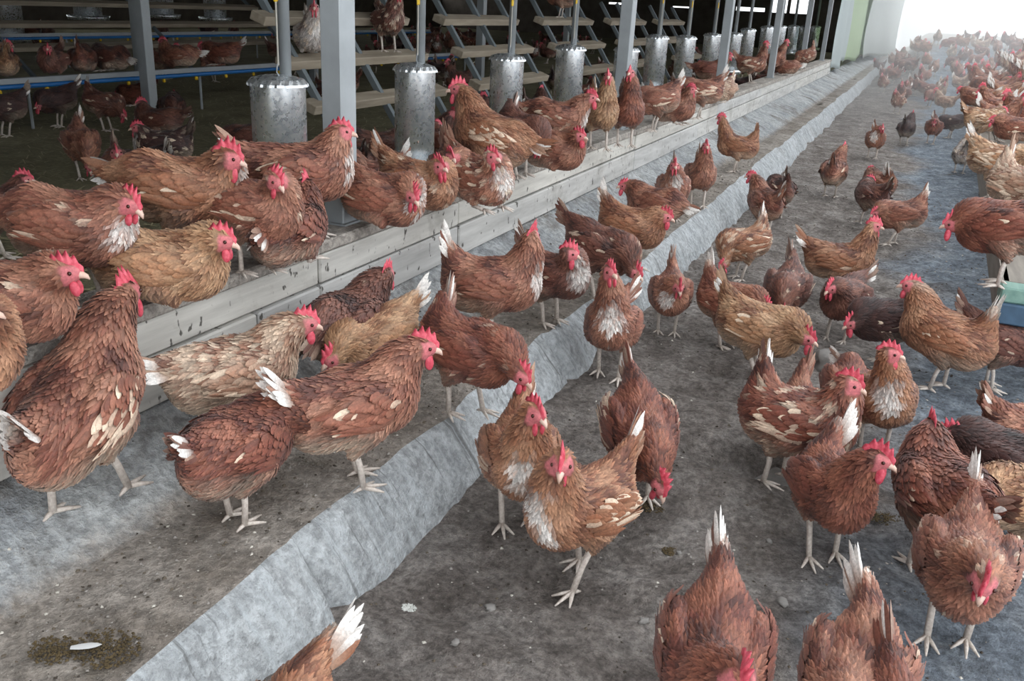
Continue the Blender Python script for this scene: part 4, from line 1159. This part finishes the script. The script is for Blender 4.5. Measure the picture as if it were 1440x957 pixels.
H('hen with white patched flank and shaking pink comb, right of centre', G, (1125, 590), -12, (1196, 540), -5, (1076, 505), c='red', m='mott wing', sc=1.1, hp=-10, feet=((-.03, 0), (-.06, 0)), up=.17)
H('brown hen mostly hidden behind the white-patched hen, tail up', G, (1140, 555), -60, (1150, 590), -70, (1142, 492), c='mid', m='', sc=.95, hp=-30)
H('hen hidden behind the grey stone, only a white tail tip up', G, (1190, 565), -80, (1195, 590), -80, (1183, 508), c='red', m='tail', sc=.9, hp=-40, pitch=-.1)
H('honey-coloured hen with tail raised at left and red face down', G, (1070, 462), -16, (1134, 476), -10, (1014, 392), c='tan', m='fluff', sc=1.1, hp=-10, up=.15)
H('hen behind the honey-coloured hen, white tail at the left', G, (1028, 425), -25, (1075, 430), -25, (1000, 372), c='mid', m='tail', sc=1.0, hp=-20)
H('dark speckled hen, back view with pointed tail, centre right', G, (1106, 405), -98, (1100, 440), -95, (1112, 350), c='dark', m='speck', sc=1.02, hp=-30, pitch=-.15)
H('long-necked hen in profile facing right, tail up at left', G, (1182, 368), -4, (1230, 318), 3, (1136, 342), c='orange', m='', sc=1.05, up=.2, pitch=.12)
H('grey-brown hen with small red face below the long-necked hen', G, (1188, 418), -112, (1168, 405), -130, (1222, 385), c='dark', m='', sc=1.0, hp=-20)
H('almost black hen with red face, sitting between two brown hens', G, (1250, 450), -172, (1220, 458), 200, (1290, 440), c='vdark', m='', sc=1.0, hp=-20)
H('tall brown hen facing left with white tail tip at the right', G, (1328, 470), 172, (1280, 402), 180, (1398, 436), c='orange', m='tail', sc=1.1, feet=((.0, 0), (-.03, 0)), pitch=.22)
H('dark hen standing under the green table end', G, (1412, 490), 5, (1438, 462), 0, c='dark', m='', sc=1.0)
H('mottled hen pecking left of the dark pair, cream tail up', G, (1045, 342), 205, (1018, 372), 210, (1068, 292), c='orange', m='mott tail', sc=1.0, hp=-40, pitch=-.15)
H('hen facing left at the kerb with bright red head', G, (1076, 285), 128, (1056, 248), 175, c='mid', m='', sc=1.02)
H('hen close behind the red-headed kerb hen', G, (1096, 268), 120, (1084, 258), 175, (1106, 242), c='dark', m='')
H('hen walking away alone up the yard, cream rump', G, (1173, 240), 80, (1188, 206), 70, c='mid', m='fluff', sc=1.05)
H('hen with pink face left in the group of three, upper yard', G, (1236, 258), 140, (1224, 241), 180, (1243, 240), c='mid', m='tail')
H('dark-backed hen with red comb in the middle of the group of three', G, (1226, 275), 130, (1224, 256), 170, c='dark', m='')
H('hen with tail to the right in the group of three, pale tail tip', G, (1264, 302), 188, (1240, 300), 200, (1287, 274), c='mid', m='tail', hp=-20)
H('white flecked hen facing the camera in the upper yard', G, (1231, 195), -90, (1241, 180), -80, (1229, 172), c='mid', m='breast speck', sc=1.0)
H('blackish hen seen from behind in the upper yard', G, (1275, 180), 75, (1284, 160), 70, c='vdark', m='', sc=1.0)
H('hen with pale wing spots beside the tarp side of the yard', G, (1263, 142), -120, (1259, 128), -110, (1276, 122), c='mid', m='mott')
H('pinkish brown hen facing left in the middle upper yard', G, (1328, 142), 170, (1316, 127), 175, (1344, 138), c='pale', m='')
H('hen facing the camera beside the table, red comb over breast', G, (1313, 178), -100, (1314, 172), -90, (1308, 158), c='red', m='', hp=-30)
H('long dark hen jutting from the table side, heading left', G, (1338, 172), 178, (1322, 178), 180, (1372, 168), c='vdark', m='tail', hp=-15)
H('small whitish grey hen seen from behind beside the table', G, (1354, 216), 95, (1357, 196), 90, c='grey', m='mott', sc=.95)
H('speckled hen by the kerb in the distance, near the tarp', G, (1242, 116), 250, (1240, 105), 250, c='mid', m='mott')
H('dark hen before the tarp foot in the distance', G, (1236, 92), 200, (1230, 84), 200, c='dark')
H('brown hen right of the speckled kerb hen in the distance', G, (1256, 104), 160, (1250, 96), 170, c='mid')
# ---- on the raised table
T = 'table'
H('large hen on the table end with red head low to the left', T, (1412, 318), 176, (1362, 314), 180, (1470, 300), c='red', m='', sc=1.1, hp=-10, up=.16)
H('hen on the table showing a fan of white tail feathers to the left', T, (1405, 225), -15, (1450, 220), -10, (1368, 192), c='tan', m='tail wing mott', sc=1.05)
H('hen at the right edge with broad cream wing on the table', T, (1438, 262), -30, (1460, 250), -20, (1420, 215), c='pale', m='wing mott', sc=1.1)
H('hen with white tail tuft on the table, second row', T, (1428, 180), 178, (1400, 170), 180, (1430, 158), c='mid', m='tail')
H('buff hen with cream wing on the table edge', T, (1385, 168), 20, (1410, 158), 10, (1360, 155), c='tan', m='wing mott')
H('brown hen on the table facing left, upper right', T, (1372, 136), 175, (1350, 126), 180, (1398, 130), c='mid', m='tail')
H('hen with pale back on the table, far right', T, (1415, 140), 190, (1395, 135), 190, (1432, 128), c='orange', m='tail mott')
H('hen with bright red comb on the table, facing left', T, (1376, 108), 170, (1360, 92), 175, (1395, 100), c='mid', m='')
H('hen with white rump on the table near the perches', T, (1400, 118), 0, (1420, 112), 0, (1380, 112), c='orange', m='tail')
H('hen with a white tail knob on the table at the right edge', T, (1428, 110), 0, (1445, 108), 0, (1412, 104), c='mid', m='tail')

# ---- on the near water line
H('tawny hen at the left edge perched on the blue pipe', 'pipe', (6, 98), 100, (12, 64), 30, c='tan', sc=1.0, sit=True, x=-5.58)
H('dark hen puffed up on the blue pipe, red face turned back', 'pipe', (76, 100), -120, (68, 68), -110, c='dark', sc=1.0, sit=True, x=-5.58)
H('brown hen on the blue pipe between two dark hens', 'pipe', (118, 98), 80, (122, 70), 80, c='red', sc=1.05, sit=True, x=-5.58)
H('hen with white fluffy rear on the blue pipe beside the barn post', 'pipe', (157, 98), 150, (140, 70), 150, (182, 84), c='dark', m='tail fluff', sc=1.05, sit=True, x=-5.58)
H('hen on the blue pipe facing left, right of the barn post', 'pipe', (250, 84), 172, (230, 60), 180, (288, 76), c='mid', m='tail fluff', sc=1.0, sit=True, x=-5.58)
H('hen on the blue pipe with white tail to the right, feet showing', 'pipe', (310, 66), 170, (285, 66), 180, (345, 58), c='red', m='tail', sc=1.05, hp=-10, sit=True, x=-5.58)
# ---- on the litter
LT = 'litter'
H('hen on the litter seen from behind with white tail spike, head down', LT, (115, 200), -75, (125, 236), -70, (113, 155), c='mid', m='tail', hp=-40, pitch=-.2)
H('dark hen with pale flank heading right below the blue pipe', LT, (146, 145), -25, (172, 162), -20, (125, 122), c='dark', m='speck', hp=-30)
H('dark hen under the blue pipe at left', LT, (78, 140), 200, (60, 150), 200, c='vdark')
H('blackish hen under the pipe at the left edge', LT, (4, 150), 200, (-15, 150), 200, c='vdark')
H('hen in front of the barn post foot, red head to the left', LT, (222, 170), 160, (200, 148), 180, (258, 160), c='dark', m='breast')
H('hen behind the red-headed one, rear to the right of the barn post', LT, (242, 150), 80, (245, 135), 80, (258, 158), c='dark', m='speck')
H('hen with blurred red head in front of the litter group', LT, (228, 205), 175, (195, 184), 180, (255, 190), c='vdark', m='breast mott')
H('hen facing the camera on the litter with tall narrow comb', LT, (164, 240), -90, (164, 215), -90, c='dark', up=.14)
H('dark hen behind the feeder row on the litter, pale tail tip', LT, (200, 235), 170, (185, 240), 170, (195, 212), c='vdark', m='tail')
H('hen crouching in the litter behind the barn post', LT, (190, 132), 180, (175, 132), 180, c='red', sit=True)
H('white-breasted hen facing the camera on a roost board, left of the steel post', .922, (438, 66), -80, None, -90, x=-3.07, sit=True, c='grey', m='breast mott')
H('hen on the roost board under the second feeder row', .922, (546, 55), -60, None, -60, x=-3.07, c='dark', m='mott')
H('hen standing on the top roost board, feet on the wood, top of the picture', 1.137, (788, 5), 170, None, 170, x=-3.22, c='mid')

# ---- hens of the background: shared shapes, each one still its own hen
proto = []
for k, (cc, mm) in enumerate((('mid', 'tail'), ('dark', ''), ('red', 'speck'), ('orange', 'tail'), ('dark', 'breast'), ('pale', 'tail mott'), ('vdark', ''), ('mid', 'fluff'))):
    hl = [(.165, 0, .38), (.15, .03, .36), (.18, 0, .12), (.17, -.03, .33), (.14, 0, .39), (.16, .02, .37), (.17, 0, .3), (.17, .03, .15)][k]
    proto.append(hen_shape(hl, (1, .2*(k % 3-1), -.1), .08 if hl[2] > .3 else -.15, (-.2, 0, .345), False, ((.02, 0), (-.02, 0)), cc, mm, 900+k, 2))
rb = random.Random(77)
LOOK = ['brown hen with cream tail', 'dark brown hen', 'rusty hen with lowered head', 'tawny hen with pale tail', 'dark hen with white breast', 'pale mottled hen', 'blackish hen', 'brown hen pecking, pale belly']
def spot(x, y, z, label, group, kinds, hz=None):
    k = rb.choice(kinds)
    put_hen(proto[k], (x, y, z), rb.uniform(0, 6.28) if hz is None else hz+rb.uniform(-.6, .6), rb.uniform(.85, .98), LOOK[k]+' '+label, group)
taken = []
def free(x, y, d=.3):
    if any((x-a)**2+(y-b)**2 < d*d for a, b in taken) or any((x-a)**2+(y-b)**2 < .09 for a, b, _ in POS): return False
    taken.append((x, y)); return True
for _ in range(400):
    if len(taken) >= 85: break
    x = rb.uniform(-.7, 2.6); y = rb.uniform(16.0, 25)
    if x < -.2 and y < 20: continue
    if free(x, y, .34): spot(x, y, float(ground_z(x, y)), 'in the hazy %s crowd at the far yard' % ('left' if x < .5 else 'right'), 'hens crowding the far end of the yard', [0, 1, 2, 3, 5, 7])
taken = []
for k in range(3):
    y = 7.3+.4*k
    while y < 17.5:
        s = (y-7)/11
        spot(1.12+.3*k+s*(.18+.04*k), y, .585+.2*k, 'on the %s perch rail at the right edge' % ('lowest', 'middle', 'highest')[k], 'hens packed on the perch rails', [0, 2, 3, 5, 7, 0], hz=.4 if rb.random() < .75 else math.pi)
        y += rb.uniform(.34, .5)
y = 8.2
while y < 14.8:
    xt = tx(y)+rb.choice([.1, .27])
    if any(math.hypot(xt-q[0], y-q[1]) < .26 and q[2] > .3 for q in POS): y += .1; continue
    spot(xt, y, .402, 'jostling on the far long table', 'hens along the far table', [0, 2, 3, 5, 7], hz=math.pi if rb.random() < .5 else 0)
    y += rb.uniform(.3, .45)
taken = []
for _ in range(900):
    if len(taken) >= 75: break
    x = rb.uniform(-13.5, -3.6); y = rb.uniform(5.5, 22)
    if y < 1.0*(-x)*.9+.2 and x < -6.0 and y < 7: continue
    if -4.2 < x and y < 8 or abs(x+5.55) < .3 or abs(x+9.3) < .3 or abs(x+11.3) < .4: continue
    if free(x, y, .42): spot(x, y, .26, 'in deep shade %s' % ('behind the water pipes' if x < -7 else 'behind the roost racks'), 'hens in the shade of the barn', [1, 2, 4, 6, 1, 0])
taken = []
for _ in range(300):
    if len(taken) >= 26: break
    x = rb.uniform(-2.25, -1.85) if rb.random() < .5 else rb.uniform(-2.75, -2.6); y = rb.uniform(3.4, 17)
    if min(math.hypot(x+2.4, y-F_) for F_ in FEED_Y) < .36 or min(abs(y-q) for q in (5.43, 8.5, 11.6, 14.7)) < .0: continue
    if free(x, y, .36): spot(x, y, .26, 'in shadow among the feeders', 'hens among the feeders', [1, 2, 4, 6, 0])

# ---- added haze volume imitating lens glare at the far end of the yard
hz_ = bpy.data.materials.new('glare_haze'); hz_.use_nodes = True; nt = hz_.node_tree
nt.nodes.remove(nt.nodes['Principled BSDF'])
vs = nd(nt, 'ShaderNodeVolumeScatter'); vs.inputs['Color'].default_value = (.97, .98, 1, 1); vs.inputs['Density'].default_value = .05; vs.inputs['Anisotropy'].default_value = .35
nt.links.new(vs.outputs[0], nt.nodes['Material Output'].inputs['Volume'])
o = MB().box((-.85, 10.0, -.3), (12, 40, 3.2)).build('glare_veil', hz_); tag(o, 'pale haze volume added to imitate lens glare over the far end of the yard', 'haze', kind='stuff')
